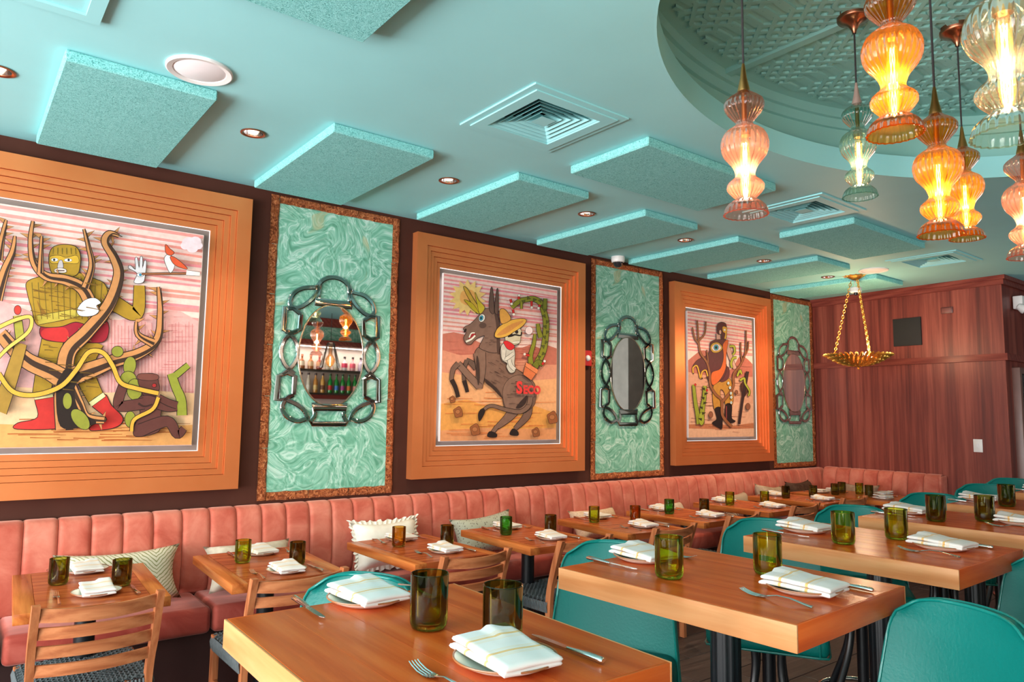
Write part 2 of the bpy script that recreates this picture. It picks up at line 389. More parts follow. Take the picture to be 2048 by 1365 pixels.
def lattice():
    mb = MB(); w = .023
    def bar(pts, closed=False, h=.014):
        P = [Vector((x, y, 0)) for x, y in pts]; n = len(P); L = []
        for k in range(n):
            a = P[(k-1) % n] if closed or k else P[k]; b = P[(k+1) % n] if closed or k < n-1 else P[k]
            t = (b-a).normalized(); nn = Vector((-t.y, t.x, 0)); L.append((P[k]+nn*w/2, P[k]-nn*w/2))
        vs = []
        for a, b in L: vs += [(a.x, a.y, ZR+.001), (a.x, a.y, ZR-h), (b.x, b.y, ZR-h), (b.x, b.y, ZR+.001)]
        m = n if closed else n-1; fs = []
        for k in range(m):
            q = 4*k; r = 4*((k+1) % n)
            fs += [(q, q+1, r+1, r), (q+1, q+2, r+2, r+1), (q+2, q+3, r+3, r+2)]
        mb.add(vs, fs)
    T, py = .385, .085
    half = [(0, -.024), (.012, -.0225), (.024, -.015), (.033, -.004), (.140, .103), (.1925, .103)]
    per = [(-x, y) for x, y in half[:0:-1]]+half   # one period, centred on a loop column
    def inside(x, y): return ((x-RC[0])/(RA2-.11))**2+((y-RC[1])/(RB2-.11))**2 < 1
    for fam, sg in ((0, 1), (1, -1)):
        for j in range(-20, 21):
            run = []
            for i in range(-6, 7):
                for q, (x, y) in enumerate(per[:-1]):
                    nx_, ny_ = per[q+1]
                    for e in range(3):   # short pieces so that the border is followed
                        t = e/3; X_ = 3.475+i*T+x+(nx_-x)*t; Y_ = RC[1]+j*py+sg*(y+(ny_-y)*t)+(.012 if fam else 0)
                        if inside(X_, Y_): run.append((X_, Y_))
                        else:
                            if len(run) > 2: bar(run, h=.0135 if fam else .0120)
                            run = []
            if len(run) > 2: bar(run, h=.0135 if fam else .0120)
    return mb
lt = lattice().ob('lattice_relief', RECESS, ce, smooth=0); lt['kind'] = 'stuff'
MB().box(3.215, 3.265, RC[1]-RB2+.03, RC[1]+RB2-.03, ZR-.028, ZR+.001).ob('recess_batten', RECESS, ce, smooth=0)
tag(MB().lathe([(.085, 0), (.085, -.012), (.06, -.014), (.055, -.004), (0.001, -.004)], 32).ob('recess_speaker', RECESS, None, (4.05, -3.326, ZR)),
    'small round green-painted ceiling speaker in the oval recess', 'speaker')

# walls
struct(MB().box(XW-.15, XE, 0, .15, 0, ZC).ob('wall_north', BROWN, smooth=0))
FW = -.0603; FL = 2.0964; FX = 8.4158
def fwp(d, off=0): # point on far wall, d along it from the corner, off towards the room
    return (FX+sin(FW)*d-cos(FW)*off, -cos(FW)*d-sin(FW)*off)
a0 = fwp(-.02); a1 = fwp(FL)
we = MB(); we.prism([a0, a1, (a1[0]+3.2, a1[1]-.02), (a1[0]+3.2, a1[1]+.13), (a1[0]+.14, a1[1]+.13), (a0[0]+.14, a0[1])], 0, ZC)
struct(we.ob('wall_east', VENEER, smooth=0))
struct(MB().box(XE, XE+.15, YS, 0, 0, ZC).ob('wall_corridor', DARKW, smooth=0))
# far wall trims: crown in two steps, picture rail, wrapping onto the return
def fwtrim(name, o0, o1, z0, z1, mat=VENH):
    b0, b1, b2 = fwp(.0, o1), fwp(FL, o1), fwp(.0, -.005)
    c1 = (a1[0]-o1, a1[1]-o1)
    return struct(MB().prism([b2, b0, c1, (a1[0]+2.6, a1[1]-.017-o1), (a1[0]+2.6, a1[1]), (a1[0]+.01, a1[1]+.01)], z0, z1).ob(name, mat, smooth=0))
fwtrim('trim_1', 0, .045, 2.975, ZC-.001); fwtrim('trim_2', 0, .026, 2.925, 2.975); fwtrim('trim_3', 0, .03, 2.155, 2.225)
# corridor door in the return wall
dy = a1[1]-.012
d1 = struct(link('door_1', None, None, (8.78, dy, 0)))
MB().bbox(-.33, -.27, -.06, .03, 0, 2.09, .008).box(-.27, .6, -.05, .03, 2.03, 2.09).ob('door_frame', plain('door_frame_paint', (120, 84, 76), .4), d1)
MB().box(-.27, .6, -.02, .02, .01, 2.03).ob('door_leaf', DARKGLASS, d1, smooth=0)
MB().box(-.14, -.02, -.03, -.02, 1.35, 1.62).ob('door_sign', plain('sign_plate', (92, 80, 76), .3), d1, smooth=0)
# window walls behind the camera
def window_wall(name, wins, axis):
    mb = MB(); lo, hi = (YS, 0) if axis == 'y' else (XW, 3.2)
    def bx(a0, a1, z0, z1):
        if axis == 'y': mb.box(XW-.15, XW, a0, a1, z0, z1)
        else: mb.box(a0, a1, YS-.15, YS, z0, z1)
    bx(lo, hi, 0, WZ0); bx(lo, hi, WZ1, ZC); e = lo
    for c, w in sorted(wins): bx(e, c-w/2, WZ0, WZ1); e = c+w/2
    bx(e, hi, WZ0, WZ1); struct(mb.ob(name, PLASTER, smooth=0))
window_wall('wall_west', WEST_WIN, 'y'); window_wall('wall_south', SOUTH_WIN, 'x')
FRAMEM = plain('window_frame_paint', (60, 58, 56), .4)
k = 0
for c, w in WEST_WIN+SOUTH_WIN+FILL_WIN:  # the window beyond the bar is added for its light
    k += 1; wx = (c, w) in WEST_WIN
    o = struct(link('window_%d' % k, None, None, (XW-.05, c, WZ0) if wx else (c, YS-.05, WZ0), (0, 0, pi/2 if wx else 0)))
    hh = WZ1-WZ0; mb = MB()
    for q in (-w/2+.02, w/2-.02): mb.box(q-.02, q+.02, -.03, .03, 0, hh)
    mb.box(-w/2, w/2, -.03, .03, 0, .04).box(-w/2, w/2, -.03, .03, hh-.04, hh).ob('window_frame', FRAMEM, o)
    MB().box(-w/2+.04, w/2-.04, -.004, .004, .04, hh-.04).ob('window_pane', CLEAR, o, smooth=0)
struct(MB().box(3.2, 6.85, YS-.15, YS, 0, ZC).box(8.15, XE, YS-.15, YS, 0, ZC).box(6.85, 8.15, YS-.15, YS, 0, WZ0).box(6.85, 8.15, YS-.15, YS, WZ1, ZC).ob('wall_bar', MARBLE, smooth=0))
struct(MB().box(3.2, 8., YS-.002, YS+.06, 2.88, ZC-.002).ob('trim_4', VENH, smooth=0))
struct(MB().box(9.9, 10.3, -4.9, -4.5, 0, ZC).ob('wall_column', plain('column_paint', (214, 204, 196), .6), smooth=0))

# ================================================================== BANQUETTES
BW = .155
def channel_mesh(w, name):
    zs = [.47, .50, .56, .66, .76, .86, .92, .945, .957, .960, .955]
    ys = [-.10, -.128, -.142, -.145, -.138, -.125, -.112, -.095, -.07, -.03, -.004]
    mb = MB(); NU = 12
    def fn(u, v):
        x = (u-.5)*w; k = v*(len(zs)-1); i = min(int(k), len(zs)-2); t = k-i
        y = ys[i]*(1-t)+ys[i+1]*t; z = zs[i]*(1-t)+zs[i+1]*t
        q = 1-abs(2*u-1)**9; inset = .016*(1-q)
        return (x*.992, min(-.002, y+inset*(1 if z < .95 else .3)), z-inset*(.45 if z > .9 else 0))
    mb.grid(lambda u, v: fn(.5+.5*math.copysign(abs(2*u-1)**.55, 2*u-1), v), NU, 26); return mb.mesh(name, VELVET, 50)
ch_me = channel_mesh(BW, 'back_channel')
bq = thing('banquette', 'long coral velvet channel-back banquette running along the picture wall', 'banquette', (0, 0, 0))
nx = 0; x = -.80
while x < 8.36:
    link('back_channel', ch_me, bq, (x, -.004, 0)); x += BW; nx += 1
seat_edges = [-.9, .28, 1.215, 2.55, 3.9, 5.2, 6.5, 7.9]
for a, b in zip(seat_edges, seat_edges[1:]):
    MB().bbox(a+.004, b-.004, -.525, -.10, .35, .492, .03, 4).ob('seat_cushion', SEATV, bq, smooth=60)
MB().box(-.9, 7.9, -.44, -.03, 0.003, .35).ob('base', DARKW, bq, smooth=0)
bq2 = thing('banquette', 'short coral velvet banquette against the dark wood end wall', 'banquette', (FX, 0, 0), -pi/2+FW)
x = .235
for k in range(8):
    link('back_channel', ch_me, bq2, (x, -.006, .02)).scale = (.164/BW, 1, 1); x += .165
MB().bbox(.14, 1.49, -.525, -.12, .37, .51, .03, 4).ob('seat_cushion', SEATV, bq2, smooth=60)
MB().box(.14, 1.46, -.44, -.03, 0.003, .37).ob('base', DARKW, bq2, smooth=0)
MB().bbox(1.472, 1.505, -.15, -.006, .05, .965, .015, 3).ob('end_panel', VELVET, bq2, smooth=60)

# ================================================================== FRAMES, PAINTINGS, PANELS, MIRRORS ON THE WALL
FZ0, FZ1 = 1.067, 2.908
def rect_ring(mb, x0, x1, z0, z1, w, ya, yb):
    """mitred rectangular ring in the xz plane from depth ya to yb"""
    o = [(x0, z0), (x1, z0), (x1, z1), (x0, z1)]; i = [(x0+w, z0+w), (x1-w, z0+w), (x1-w, z1-w), (x0+w, z1-w)]
    vs = [(x, ya, z) for x, z in o]+[(x, ya, z) for x, z in i]+[(x, yb, z) for x, z in o]+[(x, yb, z) for x, z in i]
    fs = []
    for k in range(4):
        n = (k+1) % 4; fs += [(k, n, 4+n, 4+k), (8+k, 8+n, 12+n, 12+k), (k, n, 8+n, 8+k), (4+k, 4+n, 12+n, 12+k)]
    mb.add(vs, fs); return mb
LED = emis('led_strip_light', (1, .97, .93), 5)
BACKB = plain('backing_board', (128, 112, 106), .7)
LEDF = emis('frame_led_light', (1, .97, .93), 1.3)
FRAMES = [(-.285, 1.458), (2.687, 4.430), (5.667, 7.385)]
FLAB = ['wide copper stepped frame around the masked figure and thorn tree painting',
        'wide copper stepped frame around the rearing donkey painting',
        'wide copper stepped frame around the caped figure painting']
for (x0, x1), lab in zip(FRAMES, FLAB):
    fr = thing('stepped_frame', lab, 'picture frame', ((x0+x1)/2, 0, (FZ0+FZ1)/2), group='copper stepped frames')
    hw, hh = (x1-x0)/2, (FZ1-FZ0)/2; ws = [.092, .036, .036, .036, .036]; o = 0
    for k, w in enumerate(ws):
        rect_ring(MB(), -hw+o, hw-o, -hh+o, hh-o, w-.0022, -.002, -.074+.0125*k).ob('frame_step', COPPER, fr, smooth=0); o += w
    rect_ring(MB(), -hw+o-.0018, hw-o+.0018, -hh+o-.0018, hh-o+.0018, .003, -.004, -.009).ob('light_strip', LEDF, fr, smooth=0)
    MB().box(-hw+o, hw-o, -.003, -.001, -hh+o, hh-o).ob('backing_board', BACKB, fr, smooth=0)

class Paint:
    def __init__(s, x0, x1, z0, z1, zoom):
        s.x0, s.x1, s.z0, s.z1 = x0, x1, z0, z1; s.zoom = zoom; s.v = []; s.f = []; s.c = []; s.k = 0
        s.cx, s.cz = (x0+x1)/2, (z0+z1)/2
    def m(s, p):
        ox, oy, sc = s.zoom; q = ony(ox+p[0]/sc, oy+p[1]/sc, -.05)
        return (max(s.x0+.004, min(s.x1-.004, q.x)), max(s.z0+.004, min(s.z1-.004, q.z)))
    def raw(s, col, pts):
        tri = tessellate_polygon([[Vector((x, z, 0)) for x, z in pts]])
        b = len(s.v); s.k += 1; y = -.0001*s.k
        s.v += [(x-s.cx, y, z-s.cz) for x, z in pts]; c = s2l(col)
        for t in tri: s.f.append(tuple(b+i for i in t)); s.c.append(c)
    def poly(s, col, pts, ink=7, smooth=True, n=5):
        P = [(v.x, v.y) for v in catmull([(a, b, 0) for a, b in pts], n, True)] if smooth else pts
        if ink: s.loop((38, 24, 20), P, ink)
        s.raw(col, [s.m(p) for p in P])
    def loop(s, col, P, w):
        # inked outline: an outset copy
        n = len(P); ar = sum(P[i][0]*P[(i+1) % n][1]-P[(i+1) % n][0]*P[i][1] for i in range(n)); sg = 1 if ar > 0 else -1
        Q = []
        for i in range(n):
            a, b = P[i-1], P[(i+1) % n]; dx, dy = b[0]-a[0], b[1]-a[1]; l = math.hypot(dx, dy) or 1
            Q.append((P[i][0]+sg*dy/l*w*.5, P[i][1]-sg*dx/l*w*.5))
        s.raw(col, [s.m(p) for p in Q])
    def stroke(s, col, pts, w0, w1=None, ink=7, n=6):
        w1 = w0 if w1 is None else w1
        C = catmull([(a, b, 0) for a, b in pts], n); m = len(C); L = []; R = []
        for k in range(m):
            a = C[max(0, k-1)]; b = C[min(m-1, k+1)]; d = (b-a).normalized(); w = (w0+(w1-w0)*k/(m-1))/2
            L.append((C[k].x-d.y*w, C[k].y+d.x*w)); R.append((C[k].x+d.y*w, C[k].y-d.x*w))
        P = L+R[::-1]
        if ink:
            L2 = []; R2 = []
            for k in range(m):
                l, r = Vector(L[k]), Vector(R[k]); d = (l-r).normalized()*ink*.5; L2.append(tuple(l+d)); R2.append(tuple(r-d))
            s.strip((38, 24, 20), L2, R2)
        s.strip(col, L, R)
    def strip(s, col, L, R):
        b = len(s.v); s.k += 1; y = -.0001*s.k; c = s2l(col); n = len(L)
        for p in L+R: x, z = s.m(p); s.v.append((x-s.cx, y, z-s.cz))
        for i in range(n-1): s.f.append((b+i, b+i+1, b+n+i+1, b+n+i)); s.c.append(c)
    def ell(s, col, cx, cy, rx, ry, rot=0, ink=6, n=20):
        c, d = cos(radians(rot)), sin(radians(rot))
        s.poly(col, [(cx+rx*cos(2*pi*i/n)*c-ry*sin(2*pi*i/n)*d, cy+rx*cos(2*pi*i/n)*d+ry*sin(2*pi*i/n)*c) for i in range(n)], ink, False)
    def thorns(s, col, pts, step=60, size=34, n=6, skip=0):
        C = catmull([(a, b, 0) for a, b in pts], n); acc = skip; side = 1
        for k in range(1, len(C)):
            d = C[k]-C[k-1]; acc += d.length
            if acc > step:
                acc = 0; side = -side; d.normalize(); nn = Vector((-d.y, d.x, 0))*side; b = C[k]
                tip = b+nn*size+d*size*.35
                s.poly(col, [(b.x-d.x*12, b.y-d.y*12), (tip.x, tip.y), (b.x+d.x*12, b.y+d.y*12)], 5, False)
    def hatch(s, col, x0, x1, y0, y1, n, w=3, jit=10, slope=0):
        for i in range(n):
            y = y0+(y1-y0)*random.random(); a = x0+(x1-x0)*.8*random.random(); b = min(x1, a+(x1-x0)*(.1+.2*random.random()))
            s.stroke(col, [(a, y), ((a+b)/2, y+random.uniform(-jit, jit)*.3+slope*(b-a)/2), (b, y+slope*(b-a))], w, w*.4, 0, 2)
    def sky(s, ztop, zbot, n, a=(242, 152, 148), b=(248, 214, 204)):
        s.raw(b, [(s.x0, s.z0), (s.x1, s.z0), (s.x1, s.z1), (s.x0, s.z1)])
        for i in range(n):
            z = ztop-(ztop-zbot)*i/n; h = (ztop-zbot)/n*random.uniform(.35, .6)
            t = random.uniform(-.012, .012); mid = (s.x0+s.x1)/2
            s.raw(tuple(int(v+random.uniform(-8, 8)) for v in a), [(s.x0+.004, z), (mid, z+t*.6), (s.x1-.004, z+t), (s.x1-.004, z+t-h), (mid, z-h*.8), (s.x0+.004, z-h)])
            if i % 2: s.raw((250, 226, 226), [(s.x0+.2*random.random(), z-h*1.1), (s.x1-.3*random.random(), z-h*1.15), (s.x1-.3, z-h*1.45)])
    def land(s, col, zs):
        n = len(zs); s.raw(col, [(s.x0+.004, s.z0+.004)]+[(s.x0+.004+(s.x1-s.x0-.008)*i/(n-1), z) for i, z in enumerate(zs)]+[(s.x1-.004, s.z0+.004)])
    def build(s, label, extra=None):
        o = thing('painting', label, 'painting', (s.cx, 0, s.cz))
        hw, hh = (s.x1-s.x0)/2, (s.z1-s.z0)/2
        MB().bbox(-hw, hw, -.049, -.024, -hh, hh, .002, 1).ob('canvas', plain('canvas_white', (238, 226, 224), .6), o)
        me = bpy.data.meshes.new('painted_image'); me.from_pydata(s.v, [], s.f)
        at = me.color_attributes.new('pigment', 'FLOAT_COLOR', 'CORNER'); dat = []
        for f, c in zip(s.f, s.c): dat += [c[0], c[1], c[2], 1]*len(f)
        at.data.foreach_set('color', dat); me.materials.append(PIGM); me.update()
        # image faces the room
        bm = bmesh.new(); bm.from_mesh(me); 
        for f in bm.faces:
            f.normal_update()
            if f.normal.y > 0: f.normal_flip()
        bm.to_mesh(me); bm.free()
        link('painted_image', me, o, (0, -.0495, 0))
        for q in (MB().box(-hw+.03, hw-.03, -.024, -.014, -hh+.02, -hh+.03), MB().box(-hw+.03, hw-.03, -.024, -.014, hh-.03, hh-.02),
                  MB().box(-hw+.02, -hw+.03, -.024, -.014, -hh+.04, hh-.04), MB().box(hw-.03, hw-.02, -.024, -.014, -hh+.04, hh-.04)):
            q.ob('light_strip', LED, o, smooth=0)
        MB().box(-.2, -.16, -.026, -.002, -.3, .3).box(.16, .2, -.026, -.002, -.3, .3).ob('hanger', BLACK, o, smooth=0)
        return o
def mk_pig():
    m = NT('painted_pigment'); a = m.n('Attribute', attribute_name='pigment').outputs[0]
    n = m.noise(m.obj(), 26, 5, .6); c = m.mix(.22, a, m.ramp(n, [(.3, (.35, .32, .3)), (.6, (1, 1, 1))]), 'MULTIPLY'); c = m.n('VectorMath', {0: c, 1: (.93, .91, .91)}, operation='MULTIPLY').outputs[0]
    m.p(col=c, rough=.55, spec=.3); return m.m
PIGM = mk_pig()
random.seed(11)
# --- painting of a rearing donkey
P = Paint(2.94, 4.113, 1.337, 2.63, (860, 520, 3.593))
P.sky(2.62, 2.16, 14)
P.land((205, 118, 98), [2.155, 2.175, 2.165, 2.13, 2.10, 2.09, 2.09, 2.09, 2.10, 2.135, 2.11, 2.14, 2.12])
P.land((226, 150, 120), [2.03, 2.0, 2.02, 1.99, 1.98, 2.0, 1.97, 1.98]); P.land((240, 174, 122), [1.86, 1.84, 1.85, 1.83, 1.86])
P.land((238, 164, 84), [1.62, 1.66, 1.6, 1.58, 1.62, 1.56]); P.land((232, 156, 104), [1.42, 1.44, 1.43, 1.44])
P.hatch((196, 104, 84), 100, 900, 560, 760, 26, 4); P.hatch((214, 120, 60), 90, 900, 950, 1290, 34, 5)
P.poly((246, 206, 128), [(265+(135 if i % 2 else 92)*cos(i*pi/14), 272+(132 if i % 2 else 92)*sin(i*pi/14)) for i in range(28)], 0, False)
P.poly((244, 178, 98), [(225, 230), (300, 220), (330, 290), (280, 330), (215, 300)], 0)
P.stroke((108, 82, 70), [(330, 780), (290, 740), (255, 720)], 44, 26); P.stroke((108, 82, 70), [(262, 722), (240, 790), (240, 870)], 28, 20)
P.stroke((52, 36, 32), [(240, 868), (255, 915), (264, 952)], 26, 18)
P.stroke((136, 102, 86), [(620, 1050), (560, 1130), (475, 1205)], 92, 28); P.stroke((136, 102, 86), [(475, 1200), (450, 1235), (432, 1262)], 28, 24)
P.poly((44, 30, 28), [(410, 1270), (425, 1235), (470, 1250), (468, 1275)], 5); P.stroke((124, 92, 78), [(690, 1030), (690, 1120), (605, 1215)], 80, 26)
P.poly((44, 30, 28), [(570, 1255), (590, 1215), (625, 1235), (625, 1262)], 5)
P.poly((134, 100, 84), [(350, 630), (440, 648), (495, 680), (540, 740), (620, 790), (690, 838), (742, 890), (757, 960), (742, 1040), (690, 1090), (640, 1105), (570, 1095), (530, 1055), (512, 985), (480, 930), (430, 885), (385, 850), (360, 800), (318, 740), (318, 672)])
P.poly((142, 108, 92), [(520, 930), (560, 860), (640, 830), (720, 880), (745, 970), (720, 1060), (640, 1100), (560, 1090), (525, 1020)], 5)
P.stroke((138, 104, 88), [(350, 670), (360, 790), (345, 925)], 88, 44); P.stroke((138, 104, 88), [(350, 915), (270, 830), (195, 745)], 50, 40)
P.stroke((124, 92, 78), [(198, 745), (160, 790), (148, 868)], 36, 24); P.stroke((52, 36, 32), [(150, 862), (178, 920), (197, 988)], 28, 22)
P.poly((132, 100, 86), [(238, 560), (255, 522), (235, 500), (250, 480), (275, 470), (310, 440), (345, 400), (360, 370), (400, 352), (445, 352), (475, 385), (490, 450), (492, 560), (492, 655), (440, 668), (370, 645), (350, 625), (375, 572), (385, 545), (340, 560), (310, 582), (290, 606), (262, 607), (246, 590)])
P.poly((86, 62, 54), [(455, 380), (480, 400), (492, 470), (494, 660), (475, 660), (470, 480)], 0)
P.poly((104, 78, 68), [(425, 368), (420, 300), (437, 195), (450, 290), (452, 385)]); P.poly((104, 78, 68), [(460, 372), (465, 280), (478, 205), (484, 290), (480, 388)])
P.poly((170, 36, 40), [(270, 575), (290, 530), (318, 528), (315, 552), (285, 575)], 4); P.stroke((240, 232, 215), [(252, 590), (290, 572), (318, 545)], 14, 12, 3)
P.stroke((240, 232, 215), [(275, 560), (290, 530), (316, 526)], 10, 8, 3); P.ell((40, 28, 26), 246, 510, 8, 16, 30, 0)
P.ell((240, 236, 228), 366, 420, 21, 28, 20); P.ell((58, 150, 178), 362, 420, 13, 19, 20, 3); P.ell((24, 24, 28), 360, 420, 6, 9, 0, 0); P.ell((92, 68, 60), 372, 472, 26, 20, 0, 0)
P.poly((206, 166, 62), [(235, 195), (262, 212), (300, 275), (335, 330), (352, 350), (345, 388), (318, 372), (290, 310), (255, 248)])
P.poly((196, 172, 40), [(240, 288), (300, 318), (345, 388), (300, 360), (262, 318)], 5); P.poly((206, 182, 50), [(316, 235), (340, 290), (385, 345), (352, 388), (335, 330)], 5)
P.stroke((132, 100, 84), [(715, 985), (700, 1050), (640, 1092), (540, 1078), (440, 1050), (390, 1068), (368, 1098)], 34, 16); P.poly((44, 30, 28), [(378, 1070), (384, 1100), (348, 1160), (340, 1110), (356, 1078)], 4)
P.poly((60, 42, 38), [(610, 1062), (650, 1010), (690, 975), (680, 1030), (640, 1065)], 0)
P.poly((66, 46, 40), [(390, 856), (432, 888), (482, 934), (514, 992), (498, 985), (440, 925), (392, 885)], 0); P.poly((70, 50, 44), [(330, 690), (345, 740), (350, 850), (338, 900), (325, 780)], 0); P.hatch((78, 56, 48), 540, 730, 850, 1050, 16, 4); P.hatch((84, 60, 52), 400, 560, 700, 900, 18, 4, slope=.5); P.hatch((84, 60, 52), 385, 480, 480, 640, 12, 4)
# rider
P.poly((206, 198, 184), [(500, 630), (530, 600), (585, 630), (600, 680), (595, 740), (600, 800), (565, 812), (540, 770), (545, 745), (505, 715)]); P.stroke((222, 214, 200), [(520, 650), (525, 715), (590, 675)], 30, 22, 5)
P.stroke((222, 214, 200), [(560, 720), (570, 760), (600, 790)], 26, 26, 5)
P.poly((212, 200, 170), [(530, 560), (560, 500), (620, 485), (648, 520), (640, 560), (630, 600), (590, 612), (545, 600)]); P.ell((48, 36, 34), 570, 540, 13, 16, 0, 0); P.ell((48, 36, 34), 612, 520, 12, 14, 0, 0)
P.stroke((34, 24, 24), [(548, 552), (575, 548), (600, 540), (640, 545), (646, 520)], 15, 8, 0); P.stroke((238, 230, 214), [(585, 595), (632, 592)], 12, 12, 4)
P.poly((214, 44, 48), [(518, 592), (545, 585), (595, 620), (575, 648), (545, 640), (525, 610)], 5)
P.poly((226, 172, 72), [(455, 545), (480, 490), (560, 440), (650, 425), (680, 440), (650, 480), (590, 520), (540, 550), (480, 562)]); P.poly((206, 140, 72), [(470, 540), (560, 470), (660, 440), (600, 490), (530, 535)], 0)
P.poly((216, 156, 72), [(490, 370), (515, 355), (545, 380), (568, 425), (540, 450), (500, 455)])
P.ell((250, 226, 226), 700, 510, 26, 28, 0, 4)
# cactus in a pot
G = (142, 140, 42); G2 = (120, 122, 38)
P.stroke(G, [(760, 740), (800, 660), (818, 560), (822, 450), (805, 370), (780, 310), (730, 282), (680, 288), (630, 300), (575, 345)], 44, 30); P.stroke(G2, [(812, 360), (816, 280)], 30, 24); P.stroke(G, [(645, 300), (645, 355)], 18, 14)
P.stroke(G, [(785, 560), (770, 510), (762, 460)], 34, 22); P.stroke(G, [(715, 760), (710, 690), (735, 600), (742, 535)], 36, 18); P.stroke(G2, [(735, 780), (765, 740), (800, 755)], 46, 30)
P.thorns((96, 96, 36), [(760, 740), (800, 660), (818, 560), (822, 450), (805, 370), (780, 310), (730, 282), (630, 300)], 34, 24)
for a, b in [((565, 285), (572, 320)), ((582, 360), (588, 395)), ((622, 285), (626, 258)), ((715, 300), (716, 345)), ((775, 325), (765, 350)), ((700, 690), (665, 680)), ((790, 755), (808, 730))]:
    P.stroke((206, 44, 40), [a, b], 16, 12, 4); P.ell((246, 234, 220), b[0], b[1], 9, 9, 0, 3)
P.poly((226, 120, 72), [(672, 745), (700, 745), (760, 795), (748, 815), (712, 866), (655, 825)], 6, False); P.poly((238, 138, 88), [(675, 738), (762, 792), (752, 822), (668, 765)], 5, False)
for cx, cy, r in [(146, 1005, 21), (188, 1096, 33), (310, 1222, 36), (745, 1240, 28), (864, 1135, 38)]:
    P.poly((160, 92, 52), [(cx+r*cos(i*.7)*(1.1 if i % 2 else .86), cy+r*1.15*sin(i*.7)*(1.1 if i % 2 else .9)) for i in range(9)], 5); P.ell((186, 116, 70), cx-4, cy-4, r*.5, r*.45, 0, 4)
ptn = P.build('painting of a rearing brown donkey with a cactus pot and straw-hat rider')
def text(body, size, loc, parent, mat, name, bold=0., rz=None):
    cu = bpy.data.curves.new('txt', 'FONT'); cu.body = body; cu.size = size; cu.offset = bold; cu.resolution_u = 3
    to = bpy.data.objects.new('txt', cu); COL.objects.link(to); dgx = bpy.context.evaluated_depsgraph_get(); dgx.update()
    me = bpy.data.meshes.new_from_object(to.evaluated_get(dgx)); bpy.data.objects.remove(to); bpy.data.curves.remove(cu); me.materials.clear(); me.materials.append(mat)
    return link(name, me, parent, loc, rz or (pi/2, 0, 0))
REDP = plain('red_pigment', (222, 54, 50), .55); PALEP = plain('pale_pigment', (236, 196, 184), .55)
a = P.m((603, 958)); t1 = text('S', .135, (a[0]-P.cx, -.0495-.0001*P.k-.0012, a[1]-P.cz), ptn, REDP, 'lettering', .006, (pi/2, 0, 0))
a = P.m((652, 960)); t2 = text('ECO', .092, (a[0]-P.cx, -.0495-.0001*P.k-.0012, a[1]-P.cz), ptn, REDP, 'lettering', .005, (pi/2, 0, 0))
# --- painting of the masked figure behind a thorn tree
random.seed(5)
P = Paint(.005, 1.178, 1.337, 2.63, (0, 380, 2.527))
P.sky(2.62, 2.08, 14)
P.land((236, 176, 172), [2.1, 2.13, 2.1, 2.06, 2.05, 2.05, 2.05, 2.06, 2.1, 2.15, 2.14, 2.09]); P.hatch((206, 110, 112), 540, 1000, 620, 1040, 40, 2, 3); 
for i in range(26): xx = 545+i*17.; P.stroke((206, 110, 112), [(xx, 650+random.uniform(0, 60)), (xx, 1040)], 2, 2, 0, 2)
P.land((242, 196, 152), [1.64, 1.66, 1.65, 1.64, 1.66, 1.65]); P.land((232, 164, 96), [1.47, 1.46, 1.48, 1.45, 1.46]); P.hatch((176, 92, 40), 0, 960, 1150, 1270, 40, 5)
OL = (178, 138, 40); TAN = (202, 138, 84)
P.stroke(OL, [(265, 760), (235, 880), (205, 1045)], 108, 84); P.stroke(OL, [(465, 765), (420, 900), (490, 1070)], 118, 82)
P.poly((206, 52, 46), [(178, 1045), (268, 1040), (282, 1120), (302, 1200), (85, 1208), (90, 1180), (190, 1150)], 8); P.poly((206, 52, 46), [(458, 1082), (525, 1035), (560, 1090), (618, 1155), (580, 1200), (462, 1216), (466, 1190), (540, 1160)], 8)
P.stroke((238, 230, 170), [(172, 1050), (265, 1035)], 24, 24, 5); P.stroke((238, 230, 170), [(455, 1085), (525, 1035)], 24, 22, 5)
P.poly((164, 30, 48), [(220, 680), (380, 665), (532, 660), (530, 762), (420, 772), (340, 772), (215, 752)]); P.poly((206, 48, 48), [(222, 705), (330, 700), (335, 768), (218, 750)], 0)
P.stroke(OL, [(500, 520), (600, 590), (690, 625), (702, 485)], 84, 52); P.poly(OL, [(135, 470), (200, 442), (260, 430), (380, 420), (470, 450), (535, 495), (545, 650), (460, 685), (380, 668), (300, 692), (190, 685), (160, 600), (140, 530)])
P.poly((150, 104, 34), [(185, 560), (230, 620), (300, 640), (380, 610), (330, 660), (230, 660)], 0); P.stroke((206, 182, 74), [(190, 660), (300, 640), (395, 620)], 46, 40, 5)
for q in range(12): P.stroke((120, 100, 36), [(160+q*32, 470), (166+q*31, 560), (180+q*29, 655)], 4, 3, 0, 3)
P.poly(OL, [(248, 330), (270, 292), (320, 280), (378, 290), (402, 330), (400, 390), (385, 430), (330, 446), (272, 432), (250, 390)]); P.poly((216, 170, 52), [(252, 340), (300, 335), (330, 345), (385, 335), (392, 372), (330, 372), (300, 372), (258, 372)], 4)
P.ell((240, 236, 232), 274, 356, 17, 8, 0, 3); P.ell((240, 236, 232), 342, 358, 19, 8, 0, 3); P.ell((30, 24, 24), 272, 356, 6, 6, 0, 0); P.ell((30, 24, 24), 345, 357, 6, 6, 0, 0)
P.poly((196, 184, 186), [(298, 362), (312, 362), (316, 396), (290, 396)], 4); P.poly((226, 206, 196), [(275, 405), (300, 398), (330, 405), (328, 420), (280, 420)], 4); P.stroke((90, 60, 60), [(280, 410), (324, 411)], 5, 5, 0)
for q in range(6): P.stroke((112, 96, 36), [(268+q*22, 296), (266+q*23, 328)], 4, 3, 0, 2)
